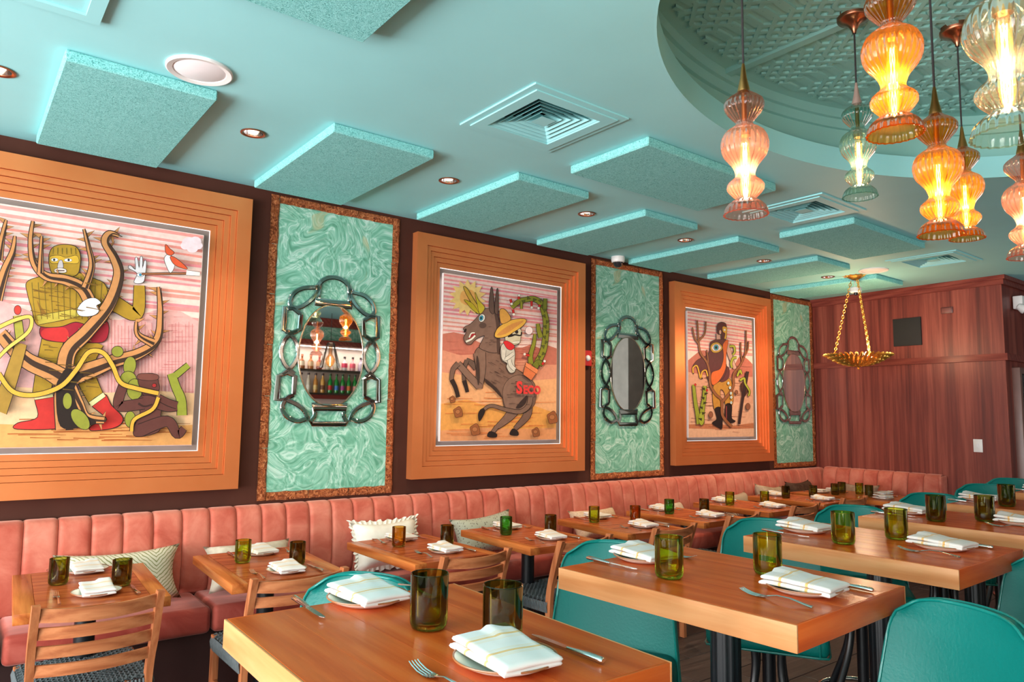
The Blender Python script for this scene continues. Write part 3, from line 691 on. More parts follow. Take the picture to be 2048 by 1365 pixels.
P.poly((226, 220, 224), [(675, 470), (690, 425), (648, 398), (655, 385), (682, 405), (680, 352), (690, 348), (700, 398), (706, 345), (716, 345), (717, 398), (728, 360), (735, 372), (730, 430), (718, 470)], 5); P.ell((250, 250, 250), 705, 432, 16, 9, 0, 4); P.ell((50, 150, 190), 706, 432, 6, 6, 0, 2)
br = [([(330, 1210), (318, 1060), (322, 950), (340, 820), (430, 725), (540, 590), (592, 440), (570, 350), (522, 268), (545, 225), (595, 240)], 104, 12),
      ([(470, 630), (415, 510), (330, 462), (225, 440), (165, 370), (150, 260), (162, 165)], 64, 10), ([(200, 425), (203, 330), (206, 240)], 30, 8),
      ([(425, 500), (458, 390), (440, 290), (418, 205)], 36, 8), ([(370, 940), (470, 905), (560, 870), (690, 832), (785, 760), (800, 630), (792, 495)], 88, 10),
      ([(765, 778), (690, 735), (680, 670)], 40, 8), ([(300, 950), (240, 915), (140, 870), (60, 800), (0, 730)], 96, 60), ([(-20, 560), (20, 420), (60, 320), (72, 240)], 56, 8), ([(-10, 360), (8, 250), (28, 160)], 40, 8),
      ([(350, 1000), (390, 1080), (430, 1150), (520, 1165)], 60, 30)]
for pts, w0, w1 in br: P.thorns(TAN, pts, 52, 52); P.thorns(TAN, pts, 90, 46, skip=40)
for pts, w0, w1 in br: P.stroke(TAN, pts, w0, w1, 9); P.stroke((62, 40, 28), [(a+w0*.16, b+4) for a, b in pts], w0*.38, w1*.3, 0)
P.poly((40, 26, 20), [(278, 1010), (300, 945), (335, 905), (415, 935), (372, 1000), (392, 1110), (480, 1172), (420, 1195), (300, 1195)], 0); P.poly((70, 40, 34), [(700, 1140), (760, 1120), (800, 1150), (780, 1200), (700, 1210)], 0); P.poly((230, 226, 230), [(385, 610), (420, 565), (470, 552), (502, 575), (480, 590), (492, 618), (460, 640), (400, 640)], 5)
P.stroke((170, 130, 52), [(-10, 1120), (50, 960), (105, 780)], 84, 54); P.stroke((170, 160, 60), [(100, 770), (84, 640)], 44, 38); P.ell((214, 60, 50), 86, 612, 16, 22)
for cx, cy, rx, ry, ro in [(648, 892, 30, 46, 10), (586, 820, 28, 26, 0), (335, 1068, 22, 40, 0), (400, 1160, 34, 60, -40), (640, 960, 40, 40, 0), (672, 1010, 38, 52, 0), (650, 1160, 26, 40, 0)]: P.ell((146, 146, 52), cx, cy, rx, ry, ro)
P.stroke((148, 152, 54), [(910, 1140), (905, 1060), (880, 1000), (856, 930)], 48, 40); P.stroke((148, 152, 54), [(878, 940), (942, 888)], 32, 28)
SK = (98, 54, 48)
P.poly(SK, [(690, 960), (705, 935), (775, 935), (790, 975), (795, 1005), (775, 1045), (720, 1040), (700, 1000)]); P.poly((120, 68, 58), [(688, 955), (700, 932), (780, 935), (788, 958), (740, 965)], 5)
P.poly(SK, [(690, 1060), (740, 1040), (800, 1070), (800, 1150), (790, 1220), (680, 1245), (670, 1200), (700, 1130)]); P.stroke(SK, [(720, 1080), (610, 1095), (590, 1070), (615, 990)], 54, 44); P.stroke(SK, [(790, 1085), (840, 1100), (885, 1098)], 46, 36); P.stroke(SK, [(885, 1090), (840, 1075), (792, 1050)], 34, 30); P.stroke(SK, [(700, 1215), (835, 1170), (885, 1235), (920, 1205)], 62, 30)
P.ell((170, 40, 40), 770, 990, 10, 9, 0, 4); P.stroke((60, 34, 30), [(690, 1080), (720, 1095), (760, 1085)], 12, 6, 0); P.hatch((120, 84, 26), 150, 520, 470, 660, 26, 5, slope=.2); P.hatch((104, 76, 24), 200, 500, 780, 1030, 22, 5, slope=.1)
P.stroke((226, 170, 62), [(-10, 930), (60, 1020), (170, 1038), (300, 995), (380, 910), (440, 825), (510, 825), (560, 890), (600, 975), (680, 1005), (790, 1030)], 22, 20, 7); P.stroke((226, 170, 62), [(790, 1050), (760, 1110), (670, 1160), (655, 1220)], 18, 16, 6); P.stroke((240, 190, 90), [(-10, 700), (80, 660), (150, 650), (140, 720), (40, 800), (-10, 850)], 18, 16, 6)
P.stroke((150, 92, 60), [(706, 432), (850, 430), (998, 430)], 9, 9, 4); P.stroke((240, 236, 230), [(930, 425), (998, 432)], 24, 18, 3); P.poly((236, 232, 230), [(820, 355), (840, 335), (870, 360), (868, 400), (850, 425), (832, 395)], 5); P.poly((222, 88, 50), [(826, 285), (846, 305), (868, 325), (850, 338), (828, 325)], 5); P.poly((222, 88, 50), [(850, 345), (880, 355), (935, 405), (890, 395), (862, 375)], 5)
for cx, cy, r in [(940, 275, 32), (975, 270, 30), (960, 300, 30), (990, 290, 22), (925, 290, 24)]: P.ell((250, 224, 230), cx, cy, r, r*.85, 0, 0)
P.build('painting of a yellow masked figure gripping a thorny tree')
# --- painting of the caped figure
random.seed(3)
P = Paint(5.895, 7.033, 1.337, 2.63, (1350, 600, 4.705))
P.sky(2.62, 2.2, 12); P.land((196, 112, 96), [2.12, 2.17, 2.22, 2.24, 2.2, 2.1, 2.05, 2.05, 2.05, 2.1, 2.2, 2.22, 2.19, 2.14]); P.land((222, 160, 132), [2.0, 1.98, 1.97, 1.98, 2.0]); P.land((230, 172, 142), [1.7, 1.72, 1.7]); P.land((196, 120, 84), [1.47, 1.48, 1.46, 1.49]); P.land((232, 178, 146), [1.43, 1.42, 1.43])
P.hatch((150, 86, 66), 140, 720, 620, 1260, 50, 4, slope=.05)
P.stroke((214, 164, 150), [(490, 420), (512, 520), (560, 650)], 46, 30); P.poly((196, 136, 58), [(360, 800), (500, 738), (540, 860), (532, 990), (470, 992), (462, 880), (420, 850), (422, 1022), (362, 1022)])
P.poly((40, 26, 28), [(370, 1026), (430, 1026), (438, 1205), (400, 1200), (345, 1160), (388, 1120)], 5); P.poly((40, 26, 28), [(470, 992), (527, 992), (527, 1110), (562, 1142), (520, 1160), (468, 1150)], 5); P.stroke((140, 60, 60), [(478, 1000), (478, 1140)], 10, 10, 0)
P.poly((104, 52, 54), [(440, 640), (500, 640), (495, 740), (420, 770)], 5)
P.poly((98, 48, 52), [(330, 402), (400, 372), (482, 382), (470, 430), (452, 520), (480, 640), (440, 745), (345, 792), (300, 742), (292, 690), (262, 665), (240, 720), (255, 742), (225, 735), (215, 660), (190, 622), (165, 650), (170, 700), (160, 640), (205, 570), (300, 520), (322, 460)]); P.stroke((226, 170, 60), [(165, 690), (165, 640), (200, 622), (222, 690), (235, 740), (250, 680), (285, 665), (302, 720)], 12, 12, 4)
P.poly((226, 106, 52), [(445, 425), (492, 380), (474, 520), (468, 650), (410, 760), (345, 800), (340, 690), (420, 650), (452, 540)], 6); P.poly((206, 160, 52), [(328, 452), (350, 412), (400, 405), (440, 452), (405, 492), (352, 494)], 6); P.poly((236, 214, 220), [(340, 452), (362, 424), (400, 420), (428, 452), (398, 480), (358, 480)], 3, True); P.ell((60, 158, 178), 380, 450, 22, 26, 0, 4); P.ell((24, 20, 24), 380, 450, 11, 14, 0, 0)
P.stroke((214, 164, 150), [(400, 320), (402, 372)], 34, 36); P.poly((90, 40, 44), [(388, 290), (395, 235), (430, 212), (468, 225), (478, 270), (478, 340), (470, 368), (438, 372), (430, 330), (400, 325)], 6); P.poly((226, 170, 60), [(442, 255), (478, 262), (480, 300), (474, 360), (458, 365), (466, 318), (445, 300)], 4); P.ell((240, 230, 220), 460, 284, 9, 11, 0, 2); P.ell((220, 170, 150), 418, 305, 10, 20)
P.stroke((176, 176, 60), [(505, 440), (545, 440), (555, 490), (535, 520)], 20, 16); P.stroke((176, 176, 60), [(572, 545), (540, 550), (520, 600), (530, 640)], 22, 16)
BRN = (150, 92, 60)
for pts, a, b in [([(200, 195), (208, 300), (215, 400), (232, 500), (292, 590), (318, 690), (325, 800), (375, 890), (432, 950), (440, 1090), (525, 1195)], 10, 26), ([(155, 260), (178, 360), (215, 412)], 8, 16), ([(282, 205), (270, 320), (215, 385)], 8, 16), ([(290, 470), (302, 560), (300, 600)], 8, 14), ([(438, 960), (535, 830), (545, 700), (610, 610), (655, 490), (660, 290)], 26, 8), ([(610, 400), (612, 500), (625, 580)], 8, 14), ([(684, 390), (676, 470), (640, 540)], 6, 12)]: P.stroke(BRN, pts, a, b, 5)
P.stroke((156, 160, 54), [(215, 1170), (200, 1060), (182, 960), (165, 800)], 40, 26); P.stroke((156, 160, 54), [(240, 1170), (250, 1020), (265, 930), (272, 810)], 46, 30); P.ell((168, 172, 60), 240, 1120, 26, 60); P.thorns((60, 56, 30), [(240, 1170), (250, 1020), (265, 930), (272, 810)], 40, 34); P.ell((206, 40, 40), 180, 800, 9, 12, 0, 3); P.ell((206, 40, 40), 290, 852, 9, 12, 0, 3)
P.poly((80, 46, 40), [(612, 790), (650, 770), (672, 830), (660, 890), (630, 890), (610, 840)], 5); P.stroke((60, 40, 40), [(670, 675), (655, 780), (625, 940), (592, 1170)], 24, 18); P.stroke((176, 176, 60), [(600, 760), (640, 740), (650, 790), (690, 860), (680, 905)], 20, 12); P.stroke((176, 176, 60), [(575, 720), (600, 665), (615, 700)], 18, 14)
for cx, cy, r in [(325, 1082, 24), (675, 1005, 25), (566, 872, 16)]: P.ell((150, 90, 66), cx, cy, r*.8, r*1.2)
for cx, cy in [(490, 785), (506, 828), (514, 880), (517, 918), (516, 968)]: P.ell((240, 240, 236), cx, cy, 10, 13, 0, 4); P.ell((40, 140, 160), cx, cy, 4, 6, 0, 0)
P.build('painting of a figure in a maroon cape with an eye emblem')

# --- marbled panels with copper-leaf borders
PANELS = [(1.60, 2.568), (4.565, 5.5626), (7.482, 8.392)]; PZ0, PZ1 = .974, 2.992
def strip_mesh(L, w):
    mb = MB(); nu = max(6, int(L/.03)); nv = 4; rnd = random.Random(L*100)
    H = [[rnd.uniform(.006, .020) for _ in range(nv+1)] for _ in range(nu+1)]
    E = [[rnd.uniform(-.004, .004) for _ in range(nv+1)] for _ in range(nu+1)]
    def fn(u, v):
        i, j = round(u*nu), round(v*nv); h = H[i][j] if 0 < i < nu and 0 < j < nv else .005
        return ((u-.5)*L, -h, (v-.5)*w+(E[i][j] if j in (0, nv) else 0))
    mb.grid(fn, nu, nv); b = len(mb.v)
    mb.add([(-L/2, 0, -w/2), (L/2, 0, -w/2), (L/2, 0, w/2), (-L/2, 0, w/2)], [(0, 1, 2, 3)])
    mb.add([(-L/2, -.006, -w/2), (L/2, -.006, -w/2), (L/2, 0, -w/2), (-L/2, 0, -w/2), (-L/2, -.006, w/2), (L/2, -.006, w/2), (L/2, 0, w/2), (-L/2, 0, w/2)],
           [(0, 1, 2, 3), (4, 5, 6, 7), (0, 4, 7, 3), (1, 5, 6, 2)])
    return mb.mesh('border_strip', LEAF, 50, False)
PLAB = ['tall green marbled wall panel with copper border, nearest the masked figure painting', 'tall green marbled wall panel with copper border, between the donkey and caped figure paintings', 'narrow-looking green marbled wall panel with copper border in the far corner']
bwid = .055
for (x0, x1), lab in zip(PANELS, PLAB):
    o = thing('marbled_panel', lab, 'wall panel', ((x0+x1)/2, 0, (PZ0+PZ1)/2), group='marbled wall panels')
    hw, hh = (x1-x0)/2, (PZ1-PZ0)/2
    MB().box(-hw+.02, hw-.02, -.006, -.001, -hh+.02, hh-.02).ob('marbled_sheet', MARBLE, o, smooth=0)
    n = 6; L = (2*hh)/n; me = strip_mesh(L-.003, bwid)
    for sx in (-1, 1):
        for k in range(n): link('border_strip', me, o, (sx*(hw-bwid/2)+random.uniform(-.003, .003), -.004, -hh+L*(k+.5)), (0, pi/2, 0))
    n = 3; L = (2*hw-2*bwid)/n; me = strip_mesh(L-.003, bwid)
    for sz in (-1, 1):
        for k in range(n): link('border_strip', me, o, (-hw+bwid+L*(k+.5), -.004, sz*(hh-bwid/2)))
# --- mirrors with interlaced bevelled links
def mirror_parts(root):
    W_ = .030
    def strip(pts, closed=False, w=W_):
        P = [Vector((a, 0, b)) for a, b in pts]; n = len(P); vs = []
        for k in range(n):
            a = P[(k-1) % n] if closed or k else P[k]; b = P[(k+1) % n] if closed or k < n-1 else P[k]
            t = (b-a).normalized(); nn = Vector((-t.z, 0, t.x))
            sc = 1.
            if 0 < k < n-1 or closed:
                t1 = (P[k]-a).normalized(); t2 = (b-P[k]).normalized(); cs = max(.5, sqrt(max(0, (1+t1.dot(t2))/2))); sc = 1/cs
            w2 = w/2*sc
            vs += [P[k]+nn*w2+Vector((0, 0, 0)), P[k]+nn*w2+Vector((0, -.010, 0)), P[k]+nn*w2*.62+Vector((0, -.013, 0)), P[k]-nn*w2*.62+Vector((0, -.013, 0)), P[k]-nn*w2+Vector((0, -.010, 0)), P[k]-nn*w2]
        fs = []
        for k in range(n if closed else n-1):
            q, r = 6*k, 6*((k+1) % n)
            for e in range(5): fs.append((q+e, q+e+1, r+e+1, r+e))
            fs.append((q+5, q, r, r+5))
        if not closed: fs += [(0, 1, 2, 3, 4, 5), tuple(6*(n-1)+e for e in (5, 4, 3, 2, 1, 0))]
        return MB().add(vs, fs)
    def arc(cx, cz, rx, rz, a0, a1, n=14): return [(cx+rx*cos(radians(a0+(a1-a0)*i/n)), cz+rz*sin(radians(a0+(a1-a0)*i/n))) for i in range(n+1)]
    def cm(p): return [(v.x, v.z) for v in catmull([(a, 0, b) for a, b in p], 5)]
    K = 1.78e-3
    def pz(p): return [((x-200)*K, .51-(y-118)*.000909) for x, y in p]
    L = []
    L.append(([*pz([(120, 322), (114, 255)])][:0]+[(-.135, .326), (-.118, .36), (-.112, .40), (-.13, .435)]+[(-.115, .437)]+arc(0, .425, .115, .085, 172, 8)+[(.115, .437), (.13, .435), (.112, .40), (.118, .36), (.135, .326)], True))
    for s in (-1, 1):
        def q(p): return [(s*x, z) for x, z in p]
        L.append((q(cm(pz([(262, 205), (285, 216), (330, 232), (365, 285), (374, 360), (345, 408), (330, 428)]))), False))
        L.append((q(cm(pz([(262, 205), (272, 255), (296, 318), (335, 375), (380, 392)]))), False))
        L.append((q(pz([(330, 428), (333, 540), (362, 572), (394, 552), (392, 388), (365, 388)])), False))
        L.append((q(cm(pz([(342, 552), (380, 600), (400, 700), (385, 800), (345, 872)]))), False))
        L.append((q(cm(pz([(385, 560), (350, 620), (334, 710), (350, 800), (390, 880)]))), False))
        L.append((q(pz([(345, 1022), (343, 890), (372, 862), (405, 890), (408, 1060), (378, 1058)])), False))
        L.append((q(cm(pz([(345, 1024), (372, 1052), (386, 1110), (368, 1180), (325, 1215), (285, 1190)]))), False))
        L.append((q(cm(pz([(380, 1056), (335, 1090), (300, 1140), (283, 1212)]))), False))
    L.append(([(-.125, -.39), (-.105, -.43), (-.108, -.455), (-.13, -.485), (-.12, -.505), (.12, -.505), (.13, -.485), (.108, -.455), (.105, -.43), (.125, -.39)], True))
    for pts, cl in L: strip(pts, cl).ob('frame_link', MIRB, root, smooth=25)
    n = 64; ov = [(.236*cos(2*pi*i/n), -.036+.35*sin(2*pi*i/n)) for i in range(n)]
    MB().prism(ov, 0, .012, lambda x, y, z: (x, -z, y)).ob('oval_mirror_glass', MIRROR, root, smooth=0)
    strip(ov, True, .012).ob('oval_rim', MIRE, root, smooth=30)
mr = thing('wall_mirror', 'x', 'mirror', (2.063, -.012, 1.972)); mirror_parts(mr); MP = Proto(mr)
MP.place('oval mirror with interlaced silver links, reflecting bar bottles', (2.063, -.012, 1.972), 0, 'interlaced oval mirrors')
MP.place('oval mirror with interlaced silver links on the middle marbled panel', (5.043, -.012, 1.977), 0, 'interlaced oval mirrors')
MP.place('oval mirror with interlaced silver links beside the wood end wall', (7.925, -.012, 2.0), 0, 'interlaced oval mirrors')

# ================================================================== CEILING FIXTURES
random.seed(21)
def wool_panel(w, d):
    mb = MB(); rnd = random.Random(4)
    mb.bbox(-w/2, w/2, -d/2, d/2, -.05, -.001, .006, 1); return mb
wp = tag(wool_panel(.6, 1.2).ob('acoustic_panel', WOOL), 'x', 'ceiling panel')
WPP = Proto(wp)
WPL = [((.575, -.73), 0, 'teal wood-wool ceiling panel above the thorn tree painting'), ((1.74, -.735), 0, 'teal wood-wool ceiling panel above the nearest marbled wall panel'),
       ((2.92, -.76), 0, 'teal wood-wool ceiling panel above the left side of the donkey painting'), ((4.10, -.73), 0, 'teal wood-wool ceiling panel just left of the dome camera'),
       ((5.24, -.715), 0, 'teal wood-wool ceiling panel just right of the dome camera'), ((6.38, -.76), 0, 'teal wood-wool ceiling panel above the caped figure painting'),
       ((7.6, -.715), 0, 'teal wood-wool ceiling panel behind the gilt bowl lamp, at the end wall'),
       ((3.39, -1.94), pi/2, 'teal wood-wool ceiling panel crosswise between the two nearer vents'), ((5.69, -1.885), pi/2, 'teal wood-wool ceiling panel crosswise between the two farther vents'),
       ((.56, -2.53), pi/2, 'teal wood-wool ceiling panel cut by the top edge of the view')]
for (x, y), rz, lab in WPL: WPP.place(lab, (x, y, ZC), rz, 'wood-wool ceiling panels')
# square louvred vents
DUCT = plain('duct_dark', (26, 22, 22), .7)
vt = thing('air_vent', 'x', 'vent')
def sqring(mb, a0, z0, a1, z1, t=.0015):
    P = lambda a, z: [(-a, -a, z), (a, -a, z), (a, a, z), (-a, a, z)]
    vs = P(a0, z0)+P(a1, z1)+P(a0+t, z0)+P(a1+t, z1); fs = []
    for k in range(4):
        n = (k+1) % 4
        fs += [(k, n, 4+n, 4+k), (8+k, 8+n, 12+n, 12+k), (k, n, 8+n, 8+k), (4+k, 4+n, 12+n, 12+k)]
    return mb.add(vs, fs)
def flatring(mb, a0, a1, z0, z1):
    P = lambda a, z: [(-a, -a, z), (a, -a, z), (a, a, z), (-a, a, z)]
    vs = P(a0, z0)+P(a1, z0)+P(a0, z1)+P(a1, z1); fs = []
    for k in range(4):
        n = (k+1) % 4; fs += [(k, n, 4+n, 4+k), (8+k, 8+n, 12+n, 12+k), (k, n, 8+n, 8+k), (4+k, 4+n, 12+n, 12+k)]
    return mb.add(vs, fs)
flatring(MB(), .20, .30, -.008, 0).ob('outer_flange', CEIL, vt, smooth=0)
flatring(MB(), .20, .262, -.014, -.008).ob('inner_flange', CEIL, vt, smooth=0)
for k, a in enumerate((.195, .163, .131, .099, .067)): sqring(MB(), a, -.006+.002*k, a-.042, .036+.002*k).ob('louvre', CEIL, vt, smooth=0)
MB().add([(-.045, -.045, -.004), (.045, -.045, -.004), (.045, .045, -.004), (-.045, .045, -.004), (0, 0, .03)], [(0, 1, 4), (1, 2, 4), (2, 3, 4), (3, 0, 4), (0, 3, 2, 1)]).ob('centre_cone', CEIL, vt, smooth=0)
mb = MB(); sqring(mb, .2085, .003, .2085, .18); mb.box(-.209, .209, -.209, .209, .18, .185); mb.ob('duct_box', DUCT, vt, smooth=0)
VP = Proto(vt)
for (x, y), lab in zip(VENTS, ['large square louvred vent above the donkey painting, nearest the camera', 'square louvred vent behind the pink pendant lamp', 'farthest square louvred vent near the wood end wall']):
    VP.place(lab, (x, y, ZC), 0, 'square ceiling vents')
# recessed downlights, each with its own lamp
dl = thing('downlight', 'x', 'downlight')
MB().lathe([(.052, .0), (.066, -.001), (.066, -.005), (.058, -.007), (.05, -.003), (.05, .0)], 28).ob('trim_ring', BRONZE, dl)
MB().lathe([(.0505, .0), (.047, .035), (.036, .06), (.002, .064)], 28).ob('reflector', CHROME, dl)
MB().lathe([(.001, .012), (.018, .014), (.027, .026), (.02, .05), (.012, .06)], 20).ob('lamp_bulb', emis('warm_bulb', (1, .82, .6), 3), dl)
DP = Proto(dl)
DLAB = ['at the left edge of the view', 'between the two nearest wood-wool panels', 'above the left end of the donkey painting', 'above the right end of the donkey painting', 'right of the dome camera', 'above the right end of the caped figure painting', 'beside the gilt bowl lamp']
for (x, y), lab in zip(CANS, DLAB):
    o = DP.place('small copper-rimmed recessed downlight '+lab, (x, y, ZC), 0, 'recessed downlights')
    l = bpy.data.lights.new('downlight_lamp', 'SPOT'); l.energy = 26+11*CANS.index((x, y)); l.color = (1, .76, .5); l.spot_size = radians(100); l.spot_blend = .8; l.shadow_soft_size = .04
    lo = link('downlight_lamp', l, None, (x, y, ZC-.012)); lo.rotation_euler = (radians(12), 0, 0)
# round speakers, access hatch, dome camera
def speaker(label, loc, r=.135):
    o = thing('ceiling_speaker', label, 'speaker', loc)
    MB().lathe([(r, 0), (r, -.008), (r*.96, -.012), (r*.8, -.008), (r*.79, -.004)], 48).ob('rim', WHITE, o)
    MB().lathe([(r*.79, -.004), (r*.6, -.011), (.001, -.013)], 48).ob('grille', GRILLE, o)
speaker('large white round ceiling speaker beside the nearest wood-wool panel', (.755, -1.485, ZC)); speaker('white round ceiling speaker beside the farthest vent', (7.1, -1.38, ZC))
o = thing('access_hatch', 'square teal ceiling hatch cut by the top left corner', 'hatch', (.10, -1.90, ZC))
flatring(MB(), .2, .25, -.018, 0).ob('hatch_frame', CEIL, o, smooth=0); MB().box(-.2, .2, -.2, .2, -.008, -.001).ob('hatch_door', CEIL, o, smooth=0)
o = thing('dome_camera', 'white dome security camera on the ceiling above the middle marbled panel', 'camera', (4.80, -.12, ZC))
MB().lathe([(.062, 0), (.062, -.035), (.058, -.05), (.048, -.054)], 32, cap1=False).ob('housing', WHITE, o)
MB().lathe([(.046, -.052), (.04, -.078), (.022, -.096), (.001, -.1)], 28).ob('smoked_dome', plain('smoked_plastic', (40, 40, 44), .08, var=.02), o)
MB().lathe([(.001, -.1035), (.008, -.102), (.011, -.098)], 16).ob('lens', CHROME, o, (0.004, -.004, 0))
o = thing('alarm_strobe', 'small red fire alarm strobe between the donkey painting and panel', 'alarm', (4.50, 0, 2.06))
MB().bbox(-.05, .05, -.035, -.001, -.07, .07, .006).ob('body', RED, o)
MB().grid(lambda u, v: (.028*sin(v*pi/2)*cos(2*pi*u), -.034-.022*cos(v*pi/2), .028*sin(v*pi/2)*sin(2*pi*u)), 20, 6, True).ob('lens', GRILLE, o, smooth=60)
# things on the far wall
def on_far(d, off, z): p = fwp(d, off); return (p[0], p[1], z)
FR = -pi/2+FW
o = thing('wall_speaker', 'square black speaker grille on the wood end wall', 'speaker', on_far(1.155, .001, 2.52), FR)
MB().bbox(-.152, .152, -.02, 0, -.155, .155, .004).ob('grille', BLACKM, o); flatring(MB(), .148, .156, -.006, 0)
o = thing('wall_plaque', 'small dark rectangular sounder plate high on the wood end wall', 'plate', on_far(1.575, .001, 2.717), FR)
MB().bbox(-.06, .06, -.012, 0, -.034, .034, .004).ob('body', plain('maroon_plate', (92, 46, 44), .4), o); MB().bbox(-.048, .048, -.016, -.011, -.024, .024, .003).ob('face', plain('maroon_face', (118, 64, 58), .5), o)
o = thing('wall_switch', 'white light switch on the wood end wall', 'switch', on_far(1.81, .001, 1.295), FR)
MB().bbox(-.043, .043, -.008, 0, -.066, .066, .004).ob('plate', WHITE, o); MB().bbox(-.012, .012, -.016, -.007, -.02, .02, .003).ob('rocker', GRILLE, o)
o = thing('emergency_light', 'white twin-head emergency light on the dark corridor wall', 'emergency light', (8.66, a1[1]-.012, 2.755))
MB().bbox(-.12, .12, -.09, -.002, -.06, .075, .01).ob('body', WHITE, o)
for sx in (-1, 1): MB().lathe([(.015, 0), (.03, -.01), (.048, -.07), (.046, -.085), (.001, -.08)], 20).ob('lamp_head', WHITE, o, (sx*.15, -.05, -.03), (radians(-50), radians(20*sx), 0))

# gilt bowl lamp on chains
gl = thing('bowl_pendant_lamp', 'gilt leafy bowl lamp hanging on three chains near the end wall', 'pendant lamp', (7.26, -1.12, ZC))
MB().lathe([(.001, -.05), (.02, -.045), (.05, -.03), (.085, -.012), (.09, -.002)], 24).ob('canopy', GOLD, gl)
def leaf_mesh(L, w):
    mb = MB(); mb.grid(lambda u, v: ((u-.5)*w*(sin(pi*min(1, v*.92+.08))**.7), v*L, -.02*(2*u-1)**2*(-1)+.006*sin(v*pi)), 4, 6); return mb
lm = leaf_mesh(.1, .031).mesh('gilt_petal', GOLD, 60)
for j in range(12): link('canopy_petal', lm, gl, (.03*cos(j*pi/6), .03*sin(j*pi/6), -.036), (radians(20), 0, j*pi/6-pi/2))
bz = -.935
for row, (r, z, n, tilt) in enumerate([(.0, -.006, 12, 4), (.05, -.004, 16, 10), (.10, .004, 22, 16), (.15, .018, 28, 22), (.20, .038, 34, 28), (.245, .062, 38, 30)]):
    for j in range(n):
        t = 2*pi*(j+.5*(row % 2))/n; link('petal', lm, gl, (r*cos(t), r*sin(t), bz+z), (radians(tilt), 0, t-pi/2))
MB().lathe([(.001, bz-.035), (.012, bz-.03), (.009, bz-.015), (.016, bz-.004)], 16).ob('finial', GOLD, gl)
lnk = MB().tube([(.011*cos(q), 0, .017*sin(q)) for q in [2*pi*i/10 for i in range(10)]], .0032, 5, True).mesh('chain_link', GOLD, 60)
for k in range(3):
    t = 2*pi*k/3-.1; A = Vector((.04*cos(t), .04*sin(t), -.05)); B = Vector((.235*cos(t), .235*sin(t), bz+.06)); n = 30
    d = (B-A).normalized(); q0 = d.to_track_quat('-Z', 'Y')
    for i in range(n):
        c = link('chain_link', lnk, gl, A+(B-A)*((i+.5)/n)); c.rotation_mode = 'QUATERNION'; c.rotation_quaternion = q0 @ (Matrix.Rotation(pi/2 if i % 2 else 0, 3, 'Z')).to_quaternion()
BULB = emis('pendant_filament', (1, .66, .30), 42)
for k in range(3):
    t = 2*pi*k/3+1.9; MB().lathe([(.001, 0), (.012, .006), (.016, .02), (.01, .04), (.001, .05)], 14).ob('bulb', BULB, gl, (.19*cos(t), .19*sin(t), bz+.085))
l = bpy.data.lights.new('bowl_lamp_light', 'POINT'); l.energy = 30; l.color = (1, .68, .4); l.shadow_soft_size = .1; link('bowl_lamp_light', l, None, (7.26, -1.12, ZC+bz+.16))
MB().tube([(.02, .02, -.045), (.012, .01, -.13)], .003, 6).lathe([(.001, -.12), (.05, -.122), (.055, -.128), (.055, -.165), (.045, -.175), (.001, -.175)], 24).ob('junction_hub', WHITE, gl); MB().lathe([(.02, -.175), (.018, -.2), (.001, -.205)], 14).ob('hub_cap', BLACK, gl)

# ================================================================== BLOWN-GLASS PENDANTS
def prof_glass():
    # radius, height below the cone (0 = top of glass), total .44
    ctrl = [(.018, 0), (.03, -.012), (.062, -.038), (.065, -.066), (.044, -.096), (.029, -.115), (.034, -.13), (.066, -.155), (.079, -.195), (.070, -.235), (.045, -.268), (.034, -.292), (.034, -.312), (.057, -.335), (.060, -.356), (.044, -.378), (.032, -.392), (.05, -.403), (.067, -.422), (.073, -.446)]
    return [(v.x, v.z) for v in catmull([(r, 0, z) for r, z in ctrl], 4)]
PG = prof_glass()
GL = {'pink': thin_glass('pink_glass', (240, 168, 150), .6, .27, .1, .5, 2.6, (.98, .73, .67)), 'amber': thin_glass('amber_glass', (250, 156, 42), .7, .33, .1, .5, 2.2, (.98, .63, .17)),
      'aqua': thin_glass('aqua_glass', (150, 200, 190), .5, .1, .1, .6, 2.6, (.66, .86, .82)), 'clear': thin_glass('pale_aqua_glass', (230, 220, 190), .35, .07, .1, .6, 2.6, (.88, .90, .80))}
GLASSME = {k: MB().lathe(PG, 144, 24, .034).mesh('glass_shade', m, 60) for k, m in GL.items()}
RIMME = {k: MB().tube([((.073*(1+.034*cos(24*t)))*cos(t), (.073*(1+.034*cos(24*t)))*sin(t), -.446) for t in [2*pi*i/96 for i in range(96)]], .0022, 5, True).mesh('glass_rim', m, 60) for k, m in GL.items()}
CONE = MB().lathe([(.0045, .1), (.007, .085), (.012, .045), (.021, .004), (.021, -.004)], 24).mesh('brass_cone', BRASS, 60)
CONE2 = MB().lathe([(.0045, .1), (.007, .085), (.012, .045), (.021, .004), (.021, -.004)], 24).mesh('metal_cone', plain('rosy_metal', (190, 160, 150), .35, .6), 60)
STEM = MB().lathe([(.009, 0), (.009, -.125), (.02, -.13), (.02, -.165), (.001, -.165)], 16).mesh('socket', BRASS, 50)
def filament():
    mb = MB()
    for k in range(4):
        t = k*pi/2; mb.tube([(.006*cos(t+a*.9), .006*sin(t+a*.9), -.19-.19*a/5) for a in range(6)], .0016, 4)
    return mb
FILM = filament().mesh('filament', BULB, 0)
ENV = MB().lathe([(.012, -.165), (.016, -.2), (.017, -.35), (.012, -.385), (.001, -.395)], 16).mesh('bulb_glass', thin_glass('bulb_glass', (250, 205, 140), .35, .12, .05), 60)
CANOPY = MB().lathe([(.008, -.075), (.012, -.06), (.026, -.035), (.052, -.018), (.070, -.010), (.074, -.004), (.074, .021)], 32).mesh('canopy', BRONZE, 60)
